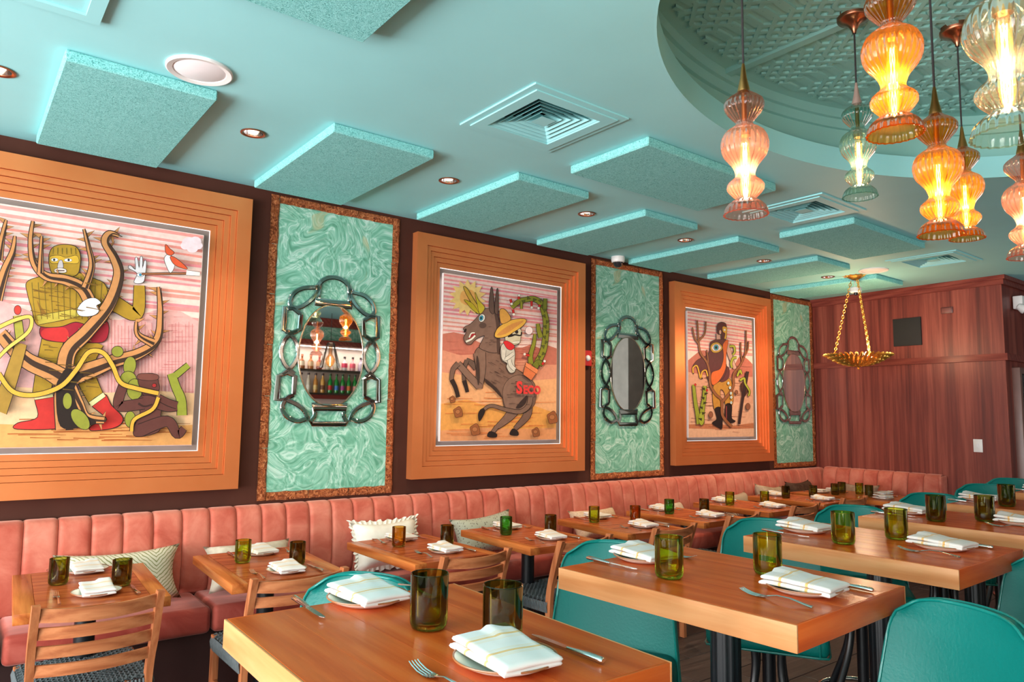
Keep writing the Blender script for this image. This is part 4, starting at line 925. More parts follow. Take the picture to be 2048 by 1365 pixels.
def pendant(label, kind, x, y, zc, cone=CONE):
    """zc: height of the middle of the glass"""
    zt = zc+.223; o = thing('glass_pendant', label, 'pendant lamp', (x, y, zt), random.random()*6, 'blown-glass pendants')
    link('glass_shade', GLASSME[kind], o); link('glass_rim', RIMME[kind], o); link('cone', cone, o); link('socket', STEM, o); link('filament', FILM, o); link('bulb_glass', ENV, o)
    MB().tube([(0, 0, .095), (0, 0, ZR-zt-.07)], .004, 8).ob('cord', CORD, o); link('canopy', CANOPY, o, (0, 0, ZR-zt-.021))
    l = bpy.data.lights.new('pendant_light', 'POINT'); l.energy = 3.8; l.color = (1, .72, .42); l.shadow_soft_size = .02; link('pendant_light', l, None, (x, y, zt-.29))
    return o
pendant('pink ribbed glass pendant lamp in front of the far vent', 'pink', 2.125, -3.257, 2.474)
pendant('amber ribbed glass pendant, the larger of the overlapping amber pair', 'amber', 2.727, -3.644, 2.43)
pendant('amber ribbed glass pendant, the smaller one behind the overlapping pair', 'amber', 3.719, -3.384, 2.628)
pendant('aqua ribbed glass pendant lamp under the recess edge', 'aqua', 3.223, -3.127, 2.789, CONE2)
pendant('amber ribbed glass pendant with its top cut by the top of the view', 'amber', 2.066, -3.785, 2.585)
pendant('pale aqua ribbed glass pendant in the top right corner', 'clear', 1.79, -4.142, 2.40)
pendant('pink ribbed glass pendant cut by the right edge of the view', 'pink', 3.488, -3.685, 2.455)

# ================================================================== TABLES
def b_table():
    o = thing('banquette_table', 'x', 'table'); w, d, t = .5648, .80, .044; e = .075
    # end boards, planks between them, black column and foot
    for s in (-1, 1): MB().bbox(s*(w/2-e/2)-e/2+.0005, s*(w/2-e/2)+e/2-.0005, -d/2, d/2, .75-t, .75, .003, 2).ob('end_board', REDY, o)
    n = 6; pw = (d)/n
    for k in range(n): MB().bbox(-w/2+e, w/2-e, -d/2+pw*k+.00005, -d/2+pw*(k+1)-.00005, .75-t+.001, .75, .0002, 1).ob('plank', REDX, o)
    MB().lathe([(.043, .02), (.043, .70)], 24).ob('column', BLACK, o); MB().bbox(-.13, .13, -.13, .13, .69, .707, .004).ob('mounting_plate', BLACK, o)
    MB().bbox(-.22, .22, -.03, .03, .003, .028, .008).bbox(-.03, .03, -.28, .28, .003, .026, .008).ob('foot', BLACK, o); return o
BT = [(.3065, -.4194, -.0561), (1.1266, -.4073, -.042), (2.0005, -.4937, .0147), (2.8526, -.4821, -.0465), (3.7658, -.4616, -.0945), (4.5764, -.4227, -.0109), (5.5544, -.3597, -.02), (6.4963, -.3135, .0308)]
BWD = ['first', 'second', 'third', 'fourth', 'fifth', 'sixth', 'seventh', 'eighth']
bp = Proto(b_table()); BTC = []
for i, (x, y, t) in enumerate(BT):
    c, s = cos(t), sin(t); cx, cy = x+c*.2824+s*.4, y+s*.2824-c*.4; BTC.append((cx, cy, t))
    bp.place('reddish plank-top dining table at the banquette, %s from the left' % BWD[i], (cx, cy, 0), t, 'banquette tables')
CT = (7.62, -.88, 0.)   # corner table
o = thing('corner_table', 'reddish four-place dining table in the far banquette corner', 'table', (CT[0], CT[1], 0), 0)
MB().bbox(-.36, .36, -.55, -.48, .706, .75, .003).ob('end_board', REDX, o); MB().bbox(-.36, .36, .48, .55, .706, .75, .003).ob('end_board', REDX, o)
for k in range(6): MB().bbox(-.36+.12*k, -.24+.12*k-.0006, -.48, .48, .707, .75, .001, 1).ob('plank', REDY, o)
MB().lathe([(.045, .02), (.045, .70)], 24).ob('column', BLACK, o); MB().bbox(-.2, .2, -.2, .2, .69, .707, .004).ob('mounting_plate', BLACK, o); MB().bbox(-.25, .25, -.03, .03, .003, .028, .008).bbox(-.03, .03, -.35, .35, .003, .026, .008).ob('foot', BLACK, o)
ZT = 1.0908
def t_table():
    o = thing('bar_table', 'x', 'table'); w, d, t = .6078, .76, .062; n = 5; pw = w/n; e = .0
    w0, d0 = w, d; w, d = w-.012, d-.012; pw = w/n
    for k in range(n): MB().bbox(-w/2+pw*k+(.0001 if k else 0), -w/2+pw*(k+1)-(.0001 if k < n-1 else 0), -d/2+e, d/2, ZT-t, ZT, .0006, 1).ob('plank', OAKY, o)
    for sx in (-1, 1):
        MB().bbox(sx*(w0/2-.003)-.003, sx*(w0/2-.003)+.003, -d0/2, d0/2, ZT-t, ZT-.0002, .0012, 2).ob('edge_band', EDGEW, o); MB().bbox(-w/2+.0002, w/2-.0002, sx*(d0/2-.003)-.003, sx*(d0/2-.003)+.003, ZT-t, ZT-.0002, .0012, 2).ob('edge_band', OAKX, o)
    MB().lathe([(.041, .02), (.041, ZT-t-.012)], 48, 12, .05).ob('fluted_column', BLACK, o, smooth=50); MB().bbox(-.15, .15, -.15, .15, ZT-t-.013, ZT-t+.001, .003).ob('mounting_plate', BLACK, o)
    MB().bbox(-.25, .25, -.035, .035, .003, .03, .01).bbox(-.035, .035, -.3, .3, .003, .028, .01).ob('foot', BLACK, o); return o
TT = [(.5198, -2.9785, -.0144), (1.4982, -2.999, .0458), (2.4937, -2.972, .0146), (3.46, -2.949, .01), (4.411, -2.976, .0), (5.5, -2.953, .0), (6.45, -2.95, 0)]
TLAB = ['tall oak bar table in the foreground at the bottom of the view', 'tall oak bar table second from the camera', 'tall oak bar table third from the camera', 'tall oak bar table fourth from the camera', 'tall oak bar table fifth from the camera', 'tall oak bar table sixth from the camera, at the right edge', 'farthest tall oak bar table, mostly hidden']
tp = Proto(t_table()); TTC = []
for i, (x, y, t) in enumerate(TT[:6]):
    c, s = cos(t), sin(t); cx, cy = x+c*.3039+s*.38, y+s*.3039-c*.38; TTC.append((cx, cy, t)); tp.place(TLAB[i], (cx, cy, 0), t, 'tall bar tables')

# ================================================================== CHAIRS
def teak_chair():
    # origin on floor below the middle of the back, facing +y
    o = thing('slat_back_chair', 'x', 'chair'); hw = .217
    def post(s):
        mb = MB(); mb.grid(lambda u, v: (0, 0, 0), 1, 1) if 0 else None
        pts = [(s*hw*.97, .10, .003), (s*hw*.97, .105, .42), (s*hw, .06, .62), (s*hw, 0, .805)]
        P = catmull(pts, 6); vs = []
        for p in P:
            for dx, dy in ((-.014, -.02), (.014, -.02), (.014, .02), (-.014, .02)): vs.append((p.x+dx, p.y+dy, p.z))
        n = len(P); fs = [(4*j+i, 4*j+(i+1) % 4, 4*j+4+(i+1) % 4, 4*j+4+i) for j in range(n-1) for i in range(4)]+[(0, 1, 2, 3), (4*n-4, 4*n-3, 4*n-2, 4*n-1)]
        return mb.add(vs, fs)
    for s in (-1, 1): post(s).ob('back_post', TEAK, o, smooth=30)
    for s in (-1, 1): MB().bbox(s*.215-.017, s*.215+.017, .50, .54, .003, .44, .004).ob('front_leg', TEAK, o)
    TK0 = MATS['slat_wood']
    for k, (z, h, yb) in enumerate([(.765, .052, .012), (.69, .045, .038), (.615, .045, .06), (.54, .045, .08)]):
        mb = MB(); n = 12
        def pt(i, yy, zz): 
            u = i/n*2-1; return (u*(hw-.012), yb-.045*(1-u*u)+yy, z+zz-(.008*(1-u*u) if k == 0 else 0))
        vs = []
        for i in range(n+1): vs += [pt(i, -.008, -h/2), pt(i, .008, -h/2), pt(i, .006, h/2), pt(i, -.010, h/2)]
        mb.add(vs, [(4*j+i, 4*j+(i+1) % 4, 4*j+4+(i+1) % 4, 4*j+4+i) for j in range(n) for i in range(4)]+[(0, 1, 2, 3), (4*n, 4*n+1, 4*n+2, 4*n+3)])
        mb.ob('back_slat', TK0, o, smooth=40)
    for s in (-1, 1): MB().bbox(s*.215-.012, s*.215+.012, .12, .51, .37, .42, .004).ob('side_rail', TEAK, o); MB().bbox(s*.215-.009, s*.215+.009, .12, .51, .2, .23, .003).ob('stretcher', TEAK, o)
    MB().bbox(-.205, .205, .508, .532, .38, .42, .004).ob('front_rail', TEAK, o); MB().bbox(-.2, .2, .105, .125, .38, .42, .004).ob('back_rail', TEAK, o)
    mb = MB(); nc = 24
    for i in range(nc):
        x = -.215+.43*(i+.5)/nc
        mb.tube([(x, .10+.44*j/28, .436+.004*(1 if (i+j) % 2 else -1)) for j in range(29)], .0062, 4, cap=False)
        y = .10+.44*(i+.5)/nc
        mb.tube([(-.225+.45*j/28, y, .436+.004*(-1 if (i+j) % 2 else 1)) for j in range(29)], .0062, 4, cap=False)
    mb.ob('woven_seat', ROPE, o, smooth=60)
    mb = MB()
    for i in range(30):
        x = -.215+.43*(i+.5)/30
        for yy in (.098, .542): mb.tube([(x, yy, .43), (x, yy+(.008 if yy > .3 else -.008), .41), (x, yy, .37)], .006, 4, cap=False)
        y = .105+.43*(i+.5)/30
        for xx in (-.227, .227): mb.tube([(xx, y, .43), (xx*1.03, y, .41), (xx, y, .37)], .006, 4, cap=False)
    mb.ob('seat_wrap', ROPE, o, smooth=60); return o
wood('slat_wood', (140, 74, 44), (178, 104, 66), (198, 126, 84), 0, rough=.4, scale=1.4)
CH = [(.539, -1.361, 0), (1.353, -1.379, .3), (2.323, -1.428, 2.2), (3.146, -1.42, 3.2), (4.0, -1.417, 2.9), (4.93, -1.33, 5), (5.96, -1.258, 3.4), (6.92, -1.207, 0)]
cp = Proto(teak_chair())
for i, (x, y, a) in enumerate(CH): cp.place('teak slat-back chair with grey rope seat at the %s banquette table' % BWD[i], (x, y, 0), radians(a), 'teak slat-back chairs')

def vinyl_stool():
    # pedestal axis at origin, facing +y, back at -y
    o = thing('vinyl_bar_stool', 'x', 'bar stool')
    def back(u, v, off):
        t = v; s = 2*u-1
        hw = .232-.045*t; top = .0
        r = max(0, (t-.8)/.2); hwr = hw-.04*(1-sqrt(max(0, 1-r*r)))
        x = s*hwr; y = -.205-.055*t-off+.05*s*s*(1-.25*t)
        z = .655+.442*t-.022*(abs(s)**6)*max(0, (t-.7)/.3)-.006*s*s*t
        return (x, y, z)
    mb = MB(); NU, NV = 20, 18; th = .028
    F = lambda o_: [[back(i/NU, j/NV, o_) for i in range(NU+1)] for j in range(NV+1)]
    A, B = F(0), F(th); idx = lambda j, i, k: k*(NU+1)*(NV+1)+j*(NU+1)+i
    vs = [p for r in A for p in r]+[p for r in B for p in r]; fs = []
    for j in range(NV):
        for i in range(NU):
            fs += [(idx(j, i, 0), idx(j, i+1, 0), idx(j+1, i+1, 0), idx(j+1, i, 0)), (idx(j, i, 1), idx(j, i+1, 1), idx(j+1, i+1, 1), idx(j+1, i, 1))]
    for i in range(NU): fs += [(idx(0, i, 0), idx(0, i+1, 0), idx(0, i+1, 1), idx(0, i, 1)), (idx(NV, i, 0), idx(NV, i+1, 0), idx(NV, i+1, 1), idx(NV, i, 1))]
    for j in range(NV): fs += [(idx(j, 0, 0), idx(j+1, 0, 0), idx(j+1, 0, 1), idx(j, 0, 1)), (idx(j, NU, 0), idx(j+1, NU, 0), idx(j+1, NU, 1), idx(j, NU, 1))]
    mb.add(vs, fs); b = mb.ob('backrest', VINYL, o, smooth=60)
    edge = [back(0, j/NV, 0) for j in range(NV+1)]+[back(i/NU, 1, 0) for i in range(1, NU+1)]+[back(1, 1-j/NV, 0) for j in range(1, NV+1)]
    MB().tube(edge, .0045, 6).ob('piping', PIPING, b, smooth=60)
    edge = [(x, y-th, z) for x, y, z in edge]; MB().tube(edge, .0045, 6).ob('piping', PIPING, b, smooth=60)
    se = MB().bbox(-.225, .225, -.21, .225, .655, .755, .035, 4).ob('seat', VINYL, o, smooth=60)
    sq = [(.226*cos(t)/max(abs(cos(t)), abs(sin(t)))*(1 if abs(abs(cos(t))-abs(sin(t))) > .12 else .97), .0075+.218*sin(t)/max(abs(cos(t)), abs(sin(t)))*(1 if abs(abs(cos(t))-abs(sin(t))) > .12 else .97), .667) for t in [2*pi*i/64 for i in range(64)]]
    MB().tube(sq, .0045, 6, True).ob('piping', PIPING, se, smooth=60)
    for sx in (-1, 1):
        MB().tube([(sx*.19, .228, .67), (sx*.19, .229, .745)], .0035, 5).ob('seam', PIPING, se, smooth=60)
    MB().lathe([(.12, .64), (.12, .656)], 24, cap0=True).lathe([(.026, .10), (.026, .64)], 20).ob('column', BLACK, o)
    for k in range(4):
        t = pi/4+k*pi/2; P = catmull([(.075*cos(t), .075*sin(t), .645), (.07*cos(t), .07*sin(t), .55), (.10*cos(t), .10*sin(t), .42), (.20*cos(t), .20*sin(t), .2), (.255*cos(t), .255*sin(t), .015)], 5)
        MB().tube(P, .0165, 10).ob('leg', BLACK, o, smooth=60)
    MB().tube([(.205*cos(t), .205*sin(t), .24) for t in [2*pi*i/48 for i in range(48)]], .0115, 8, True).ob('foot_ring', CHROME, o, smooth=60); return o
sp = Proto(vinyl_stool())
WALLST = [(.745, -2.935), (1.715, -2.955), (2.71, -2.935), (3.56, -2.90), (4.62, -2.86), (5.66, -2.80)]
SN = ['foreground', 'second', 'third', 'fourth', 'fifth', 'sixth']
for i, (x, y) in enumerate(WALLST): sp.place('green vinyl bar stool on the wall side of the %s bar table' % SN[i], (x, y, 0), radians(210-90), 'green vinyl bar stools')
sp.place('farthest green vinyl bar stool at the right edge of the view', (6.45, -2.72, 0), radians(120), 'green vinyl bar stools')
for i, (x, y) in [(1, (1.765, -3.865)), (2, (2.72, -3.83))]: sp.place('green vinyl bar stool on the room side of the %s bar table' % SN[i], (x, y, 0), radians(164-90), 'green vinyl bar stools')

# ================================================================== PLACE SETTINGS
def plate_proto():
    o = thing('plate', 'x', 'plate'); p = [(.001, .003), (.05, .003), (.066, .006), (.094, .0155), (.098, .018), (.094, .0135), (.07, .002), (.06, 0), (.001, 0)]
    MB().lathe(p, 40).ob('dish', CHINA, o, smooth=60); MB().tube([(.097*cos(t), .097*sin(t), .0172) for t in [2*pi*i/48 for i in range(48)]], .0021, 6, True).ob('rim', RIM, o, smooth=60); return o
def napkin_proto(seed):
    rnd = random.Random(seed); L, Wd = .192, .126; lay = []
    o = MB(); n = 18; m = 14
    for k in range(2):
        ox, oy, rz = rnd.uniform(-.003, .003), rnd.uniform(-.003, .003), rnd.uniform(-.02, .02); th = .0115
        ph = rnd.uniform(0, 6)
        def zt(u, v):
            wav = .003*sin(5*u+ph)+.002*sin(7*v+ph)
            lift = (.014 if k == 1 else .004)*max(0, u-.5)*2*(1 if v > .5 else .4)
            return .014+k*th*.95+wav*.5+lift-.004*(abs(2*u-1)**3)*(1 if k < 1 else .6)
        vs = []
        for j in range(m+1):
            for i in range(n+1):
                u, v = .5-.5*cos(pi*i/n), .5-.5*cos(pi*j/m); x = (v-.5)*Wd*(1-.02*k)+ox; y = (u-.5)*L*(1-.015*k)+oy; x, y = x*cos(rz)-y*sin(rz), x*sin(rz)+y*cos(rz)
                e = min(1, min(u, 1-u)*L/(th*.55), min(v, 1-v)*Wd/(th*.55)); e = max(.12, sqrt(1-(1-e)**2))
                vs.append((x, y, zt(u, v)+th*.5+th*.5*e)); vs.append((x, y, zt(u, v)+th*.5-th*.5*e))
        w = n+1; fs = []
        for j in range(m):
            for i in range(n):
                a, b, c, d = 2*(j*w+i), 2*(j*w+i+1), 2*((j+1)*w+i+1), 2*((j+1)*w+i); fs += [(a, b, c, d), (a+1, d+1, c+1, b+1)]
        for i in range(n): fs += [(2*i, 2*i+1, 2*i+3, 2*i+2), (2*(m*w+i), 2*(m*w+i+1), 2*(m*w+i+1)+1, 2*(m*w+i)+1)]
        for j in range(m): fs += [(2*j*w, 2*(j+1)*w, 2*(j+1)*w+1, 2*j*w+1), (2*(j*w+n), 2*(j*w+n)+1, 2*((j+1)*w+n)+1, 2*((j+1)*w+n))]
        o.add(vs, fs)
    return tag(o.ob('napkin', NAPKIN, smooth=80), 'x', 'napkin')
def knife_proto():
    o = thing('table_knife', 'x', 'knife')
    MB().tube([(0, -.105, .007), (0, -.10, .0075), (0, -.06, .0072), (0, -.02, .006), (0, -.008, .006)], [.0058, .0085, .0082, .0062, .005], 10, flat=.72).ob('handle', STEEL, o, smooth=60)
    MB().prism([(-.0045, -.008), (.0045, -.008), (.0085, .004), (.0095, .06), (.007, .085), (.001, .1), (-.0035, .096), (-.0045, .06)], .0052, .0068).ob('blade', STEEL, o, smooth=0); return o
def fork_proto():
    o = thing('dinner_fork', 'x', 'fork')
    mb = MB(); mb.tube([(0, -.10, .0035), (0, -.085, .005), (0, -.04, .0125), (0, -.005, .0125), (0, .022, .006)], [.0062, .0058, .0036, .003, .0042], 8, flat=.55); mb.ob('handle', STEEL, o, smooth=60)
    mb = MB(); mb.grid(lambda u, v: ((u-.5)*.023*(.35+.65*min(1, v*1.8)), .018+.032*v, .0062-.0045*sin(v*pi*.6)+.0016*(2*u-1)**2), 8, 6); mb.grid(lambda u, v: ((u-.5)*.023*(.35+.65*min(1, v*1.8)), .018+.032*v, .0047-.0045*sin(v*pi*.6)+.0016*(2*u-1)**2), 8, 6); mb.ob('head', STEEL, o, smooth=60)
    for k in range(4):
        x = -.0095+.00633*k; MB().tube([(x, .047, .0022), (x, .07, .0035), (x*.96, .09, .0085), (x*.94, .1, .0125)], [.0019, .0018, .0015, .0009], 6).ob('tine', STEEL, o, smooth=60)
    return o
PLATE, KNIFE, FORK = Proto(plate_proto()), Proto(knife_proto()), Proto(fork_proto()); NAPS = [Proto(napkin_proto(s)) for s in (1, 2, 3)]
TG = {'olive': thin_glass('olive_tumbler_glass', (130, 140, 20), .8, .05, .03, .9, 2.6, (.83, .85, .30)), 'dark': thin_glass('dark_tumbler_glass', (90, 76, 16), .8, .04, .03, .9, 2.4, (.62, .59, .24)), 'amber': thin_glass('amber_tumbler_glass', (192, 122, 40), .8, .06, .03, .9, 2.4, (.88, .66, .30)), 'green': thin_glass('green_tumbler_glass', (40, 132, 44), .8, .05, .03, .9, 2.4, (.45, .76, .36))}
def tumbler(kind):
    o = thing('tumbler', 'x', 'glass'); r, h = .041, .116
    MB().lathe([(.001, .001), (.030, .0005), (.037, .004), (r-.0005, .014), (r, .03), (r, h-.001), (r-.0012, h), (r-.0026, h-.001), (r-.003, .035), (r-.004, .018), (.03, .010), (.001, .016)], 36).ob('wall', TG[kind], o, smooth=50)
    MB().tube([((r-.0012)*cos(t), (r-.0012)*sin(t), h) for t in [2*pi*i/36 for i in range(36)]], .0014, 5, True).ob('lip', TG[kind], o, smooth=60); return Proto(o)
TUM = {k: tumbler(k) for k in TG}
random.seed(31)
CNAME = {'olive': 'olive-green', 'dark': 'dark bottle-green', 'amber': 'amber', 'green': 'bright green'}
def setting(tab, side, px, py, z, face, glass=None, gpos=None, knife=True, fork=True, nap=None, swap=False):
    """side: wall/room text; face: direction the diner looks (radians)"""
    rz = face-pi/2
    def loc(dx, dy): return (px+dx*cos(rz)-dy*sin(rz), py+dx*sin(rz)+dy*cos(rz), z)
    PLATE.place('cream plate with a brown rim on the %s side of the %s' % (side, tab), loc(0, 0), random.random()*6, 'cream plates')
    npx = NAPS[random.randrange(3) if nap is None else nap]
    npx.place('folded white napkin with tan stripes on the %s-side plate of the %s' % (side, tab), loc(0, 0), rz+random.uniform(-.12, .12)+(0 if side == 'room' else pi), 'striped napkins')
    kk = -.145 if swap else .145
    if knife: KNIFE.place('steel table knife on the %s side of the %s' % (side, tab), loc(kk, random.uniform(-.015, .0)), rz+random.uniform(-.05, .05), 'table knives')
    if fork: FORK.place('steel dinner fork on the %s side of the %s' % (side, tab), loc(-kk, random.uniform(-.015, .0)), rz+random.uniform(-.05, .05), 'dinner forks')
def glass(tab, side, kind, x, y, z):
    TUM[kind].place('%s glass tumbler nearest the %s-side plate of the %s' % (CNAME[kind], side, tab), (x, y, z), random.random()*6, 'glass tumblers')
zt = ZT+.0004
TS = [('foreground bar table', (.845, -3.03), (.85, -3.575), ('dark', .852, -3.301), ('dark', .92, -3.474)),
      ('second bar table', (1.80, -3.075), (1.84, -3.60), ('olive', 1.667, -3.286), ('olive', 1.95, -3.423)),
      ('third bar table', (2.80, -3.06), (2.86, -3.55), ('olive', 2.65, -3.293), ('olive', 2.93, -3.36)),
      ('fourth bar table', (3.78, -3.04), (3.82, -3.51), ('dark', 3.60, -3.24), ('dark', 3.80, -3.37)),
      ('fifth bar table', (4.72, -3.04), (4.75, -3.55), ('dark', 4.56, -3.22), ('olive', 4.80, -3.40)),
      ('sixth bar table', (5.80, -3.04), (5.80, -3.55), ('olive', 5.64, -3.22), ('olive', 5.90, -3.40))]
for tab, wp_, rp, g1, g2 in TS:
    setting(tab, 'wall', *wp_, zt, -pi/2); setting(tab, 'room', *rp, zt, pi/2)
    glass(tab, 'wall', *g1, zt); glass(tab, 'room', *g2, zt)
zb = .7504
BS = [((.60, -.53), (.57, -1.045), ('dark', .459, -.75), ('dark', .684, -.933)), ((1.448, -.56), (1.40, -1.075), ('olive', 1.291, -.735), ('dark', 1.506, -.943)),
      ((2.32, -.60), (2.335, -1.085), ('amber', 2.195, -.79), ('dark', 2.47, -.897)), ((3.16, -.61), (3.14, -1.10), ('green', 2.997, -.807), ('dark', 3.31, -.90)),
      ((4.06, -.60), (4.03, -1.10), ('olive', 3.885, -.74), ('amber', 4.19, -.875)), ((4.87, -.57), (4.88, -1.05), ('green', 4.752, -.74), ('dark', 5.03, -.88)),
      ((5.83, -.50), (5.88, -.98), ('olive', 5.70, -.66), ('olive', 6.04, -.80)), ((6.79, -.46), (6.82, -.94), ('dark', 6.68, -.63), ('dark', 7.0, -.74))]
for i, (wp_, rp, g1, g2) in enumerate(BS):
    tab = '%s banquette table' % BWD[i]
    setting(tab, 'wall', *wp_, zb, -pi/2, swap=(i == 2)); setting(tab, 'room', *rp, zb, pi/2); glass(tab, 'wall', *g1, zb); glass(tab, 'room', *g2, zb)
tab = 'corner table'
for (x, y, fc, nm, gk, gx, gy) in [(7.50, -.55, 0, 'near wall', 'dark', 7.42, -.75), (7.80, -.55, pi, 'far wall', 'dark', 7.66, -.70), (7.48, -1.22, 0, 'near room', 'dark', 7.58, -1.03), (7.84, -1.05, pi, 'far room', 'olive', 7.72, -.86)]:
    setting(tab, nm, x, y, zb, fc, knife=False); glass(tab, nm, gk, gx, gy, zb)

# ================================================================== CUSHIONS
def cushion(label, x, y, w, h, mat, z=.492, tilt=20, rz=0, thick=.17, ruffle=None, corner=.15, roll=0, name='cushion'):
    mb = MB(); n = 14
    def sh(u, v, s):
        a, b = 2*u-1, 2*v-1
        px = a*w/2*(1-corner*(1-abs(b)**2.0)*.9*abs(a)**1.5); pz = b*h/2*(1-corner*1.2*(1-abs(a)**2.0)*abs(b)**1.5)
        t = thick/2*(max(0, (1-a**4)*(1-b**4)))**.55
        return (px, s*t, pz)
    A = [[sh(i/n, j/n, 1) for i in range(n+1)] for j in range(n+1)]; B = [[sh(i/n, j/n, -1) for i in range(n+1)] for j in range(n+1)]
    mb.add([p for r in A for p in r], [(j*(n+1)+i, j*(n+1)+i+1, (j+1)*(n+1)+i+1, (j+1)*(n+1)+i) for j in range(n) for i in range(n)])
    mb.add([p for r in B for p in r], [(j*(n+1)+i, (j+1)*(n+1)+i, (j+1)*(n+1)+i+1, j*(n+1)+i+1) for j in range(n) for i in range(n)])
    me = mb.mesh('cushion', mat, 75)
    bmx = bmesh.new(); bmx.from_mesh(me); bmesh.ops.remove_doubles(bmx, verts=bmx.verts[:], dist=1e-4); bmx.to_mesh(me); bmx.free()
    tl = radians(tilt); zc_ = z+h/2*cos(tl)+thick*.22*sin(tl)
    if ruffle is None:
        o = tag(link(name, me, None, (x, y, zc_), (-tl, radians(roll), rz)), label, 'cushion'); return o
    o = thing(name, label, 'cushion', (x, y, zc_)); o.rotation_euler = (-tl, radians(roll), rz); link('cover', me, o)
    mb = MB(); per = []
    for i in range(n*4): 
        k = i//n; t = (i % n)/n
        per.append([A[0][int(t*n)], A[int(t*n)][n], A[n][n-int(t*n)], A[n-int(t*n)][0]][k])
    N = len(per)*3; vs = []
    for i in range(N):
        p = Vector(per[i//3]).lerp(Vector(per[(i//3+1) % len(per)]), (i % 3)/3); d = Vector((p.x/w, 0, p.z/h)).normalized()
        wv = .012*sin(i*2.1); ln = .028+.008*sin(i*1.3)
        vs += [p, p+d*ln+Vector((0, wv, 0)), p+d*(ln-.003)+Vector((0, wv+.002, 0))]
    mb.add(vs, [(3*i, 3*((i+1) % N), 3*((i+1) % N)+1, 3*i+1) for i in range(N)]); mb.ob('ruffle', ruffle, o, smooth=70); return o
YC = -.235
LIN = cloth('linen', (206, 190, 172), (188, 170, 152)); WHT = cloth('white_cotton', (236, 228, 218), (226, 214, 202), 12)
cushion('beige lumbar cushion with a green leaf chevron behind the first banquette table', .80, YC, .62, .30, cloth('leaf_print', (214, 200, 178), (138, 132, 88), 20, 'chevron'))
cushion('plain beige linen cushion under the second banquette table', 1.50, YC-.02, .52, .29, LIN, tilt=34)
cushion('white ruffled cotton cushion behind the third banquette table', 2.42, YC, .50, .33, WHT, ruffle=WHT)
cushion('grey-green speckled cushion between the third and fourth banquette tables', 3.24, YC, .56, .31, cloth('speckled_cloth', (170, 168, 150), (104, 98, 86), 60, 'speckle'), roll=-4)
cushion('woven beige cushion beneath the fifth banquette table', 4.40, YC-.01, .54, .28, cloth('woven_beige', (216, 184, 156), (196, 160, 132), 90), tilt=30)
cushion('pale beige cushion beneath the sixth banquette table', 5.36, YC-.01, .46, .27, cloth('pale_linen', (204, 176, 156), (184, 156, 138)), tilt=34)
cushion('brown zigzag patterned cushion behind the seventh banquette table', 6.42, YC, .42, .29, cloth('zigzag', (190, 164, 140), (92, 66, 54), 20, 'chevron'))
cushion('beige cushion with peaked corner behind the eighth banquette table', 7.06, YC, .50, .34, cloth('oat_linen', (178, 152, 128), (160, 134, 112)), roll=6)
cushion('dark brown cushion in the banquette corner', 7.66, YC, .50, .36, cloth('brown_cloth', (84, 60, 48), (68, 46, 38)))
p = fwp(.66, .26); cushion('taupe cushion on the end-wall banquette', p[0], p[1], .46, .32, cloth('taupe_cloth', (170, 140, 122), (150, 120, 104)), z=.512, rz=FR)

# ================================================================== BACK BAR (seen in the mirror)
o = thing('back_bar', 'dark wooden back bar with lit bottle shelves, seen in the mirror', 'bar', (4.9, YS, 0))
MB().box(-1.5, 1.5, 0, .42, 0.003, 1.05).ob('cabinet', DARKW, o, smooth=0); MB().bbox(-1.55, 1.55, 0, .45, 1.05, 1.09, .005).ob('counter', OAKX, o)
SHW = plain('shelf_back', (220, 206, 196), .5)
MB().box(-1.5, 1.5, .002, .02, 1.6, 2.56).ob('back_panel', SHW, o, smooth=0)
for z in (1.80, 2.16): MB().box(-1.5, 1.5, .02, .26, z, z+.03).ob('shelf', BLACK, o, smooth=0)
MB().box(-1.5, 1.5, .02, .24, 1.74, 1.80).ob('shelf_apron', plain('oxblood_panel', (120, 36, 34), .4), o, smooth=0); MB().bbox(-1.5, 1.5, .002, .3, 2.56, 2.64, .005).ob('cornice', VENH, o)
BB = [MB().lathe([(.001, 0), (.034, .002), (.036, .02), (.036, .17), (.03, .2), (.015, .225), (.013, .28), (.015, .285), (.015, .3), (.001, .302)], 18), MB().lathe([(.001, 0), (.043, .003), (.046, .03), (.044, .12), (.02, .15), (.015, .165), (.015, .19), (.019, .192), (.019, .225), (.001, .226)], 18)]
def bottle(name, label, shape, rgb, lab, x, z, grp, cap):
    ob_ = thing(name, label, 'bottle', (x, YS+.14, z), random.random()*.6, grp)
    m = 'bottle_'+name+'%02x%02x%02x' % rgb; mt = MATS.get(m) or plain(m, rgb, .12, var=.03); link('body', BB[shape].mesh('body', mt, 50), ob_)
    lm_ = 'label_%02x%02x%02x' % lab; lt_ = MATS.get(lm_) or plain(lm_, lab, .6); r = (.0365, .0465)[shape]
    MB().lathe([(r, .05), (r, .12)], 18).ob('paper_label', lt_, ob_); cm_ = MATS.get('cap%02x%02x%02x' % cap) or plain('cap%02x%02x%02x' % cap, cap, .5)
    MB().lathe([(.0195, 0), (.0195, .032), (.001, .034)], 14).ob('cap', cm_, ob_, (0, 0, (.272, .194)[shape]))
bottlesL = [('clear bottle with pale label', (206, 196, 184), (230, 214, 200)), ('pale bottle with cream label', (214, 200, 180), (236, 226, 210)), ('amber liquor bottle with gold label', (196, 132, 62), (226, 190, 120)), ('golden bottle with dark label', (214, 160, 84), (120, 70, 40)), ]
for k, (lb, c, l_) in enumerate(bottlesL): bottle('spirit_bottle', lb+' on the lower bar shelf in the mirror', 0, c, l_, 4.22+.115*k, 1.8305, 'bottles on the lower bar shelf', (60, 40, 36))
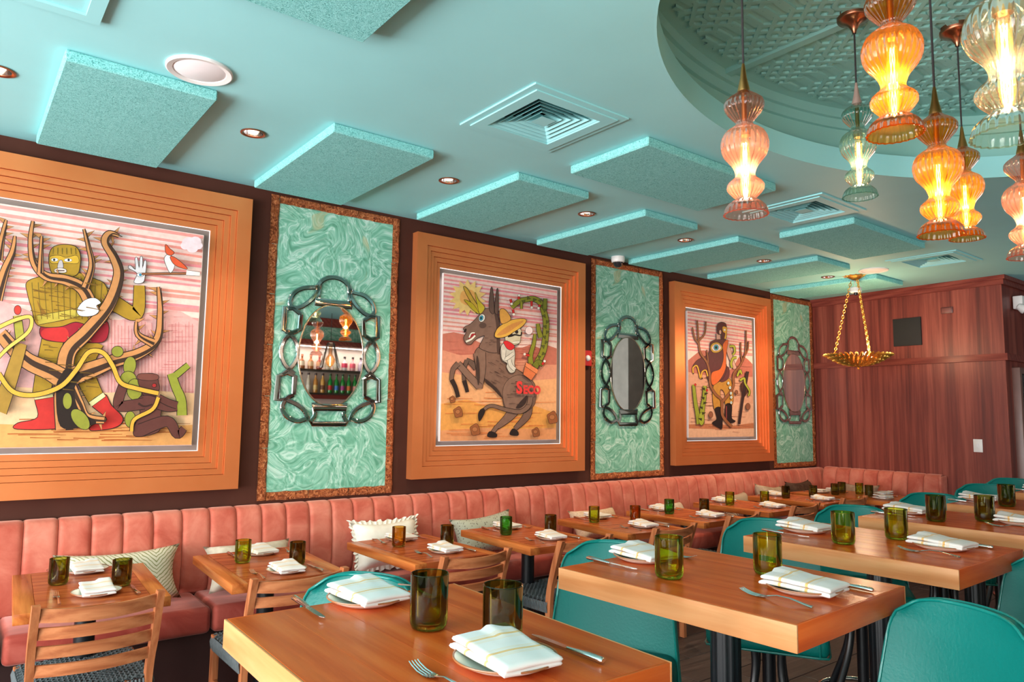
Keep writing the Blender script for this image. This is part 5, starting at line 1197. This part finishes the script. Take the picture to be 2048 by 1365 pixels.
for k, (l_, ln_) in enumerate([((190, 40, 40), 'crimson'), ((60, 120, 190), 'blue'), ((170, 60, 130), 'magenta'), ((214, 110, 50), 'orange'), ((228, 150, 140), 'pink'), ((224, 190, 60), 'yellow')]): bottle('green_bottle', 'green glass bottle with a %s label, on the lower bar shelf in the mirror' % ln_, 0, (36, 132, 52), l_, 4.69+.105*k, 1.8305, 'green bottles on the lower bar shelf', (28, 70, 34))
up = [('squat brown whisky bottle', (150, 84, 44), (230, 208, 180)), ('squat amber bottle', (178, 108, 60), (214, 180, 140)), ('squat reddish bottle', (150, 62, 48), (206, 150, 110)), ('squat clear bottle with tan label', (206, 192, 170), (186, 160, 120)), ('squat smoky bottle', (176, 156, 130), (220, 206, 180)), ('squat pink-label bottle', (214, 200, 196), (206, 60, 90)), ('squat rose bottle', (210, 150, 150), (220, 90, 110)), ('squat pale violet bottle', (190, 170, 190), (206, 190, 206))]
for k, (lb, c, l_) in enumerate(up): bottle('squat_bottle', lb+' on the upper bar shelf in the mirror', 1, c, l_, 4.22+.14*k, 2.1905, 'bottles on the upper bar shelf', (196, 120, 90) if k < 3 else (50, 40, 40))
o = thing('bar_pendant', 'clear cone glass pendant with amber bulb, seen in the mirror', 'pendant lamp', (4.45, YS+.65, 2.2))
MB().lathe([(.16, 0), (.055, .36), (.05, .37), (.001, .37)], 32).ob('glass_cone', CLEAR, o, smooth=60); MB().lathe([(.001, .0), (.05, .04), (.075, .12), (.03, .2), (.03, .34)], 20).ob('bulb', thin_glass('amber_bulb', (240, 170, 90), .5, .3), o, smooth=60)
MB().lathe([(.007, .03), (.007, .16)], 8).ob('filament', BULB, o); MB().tube([(0, 0, .37), (0, 0, ZC-2.2)], .004, 6).ob('cord', CORD, o)
l = bpy.data.lights.new('bar_shelf_light', 'AREA'); l.shape = 'RECTANGLE'; l.size = 2.8; l.size_y = .1; l.energy = 14; l.color = (1, .85, .75); lo = link('bar_shelf_light', l, None, (4.9, YS+.2, 2.54))
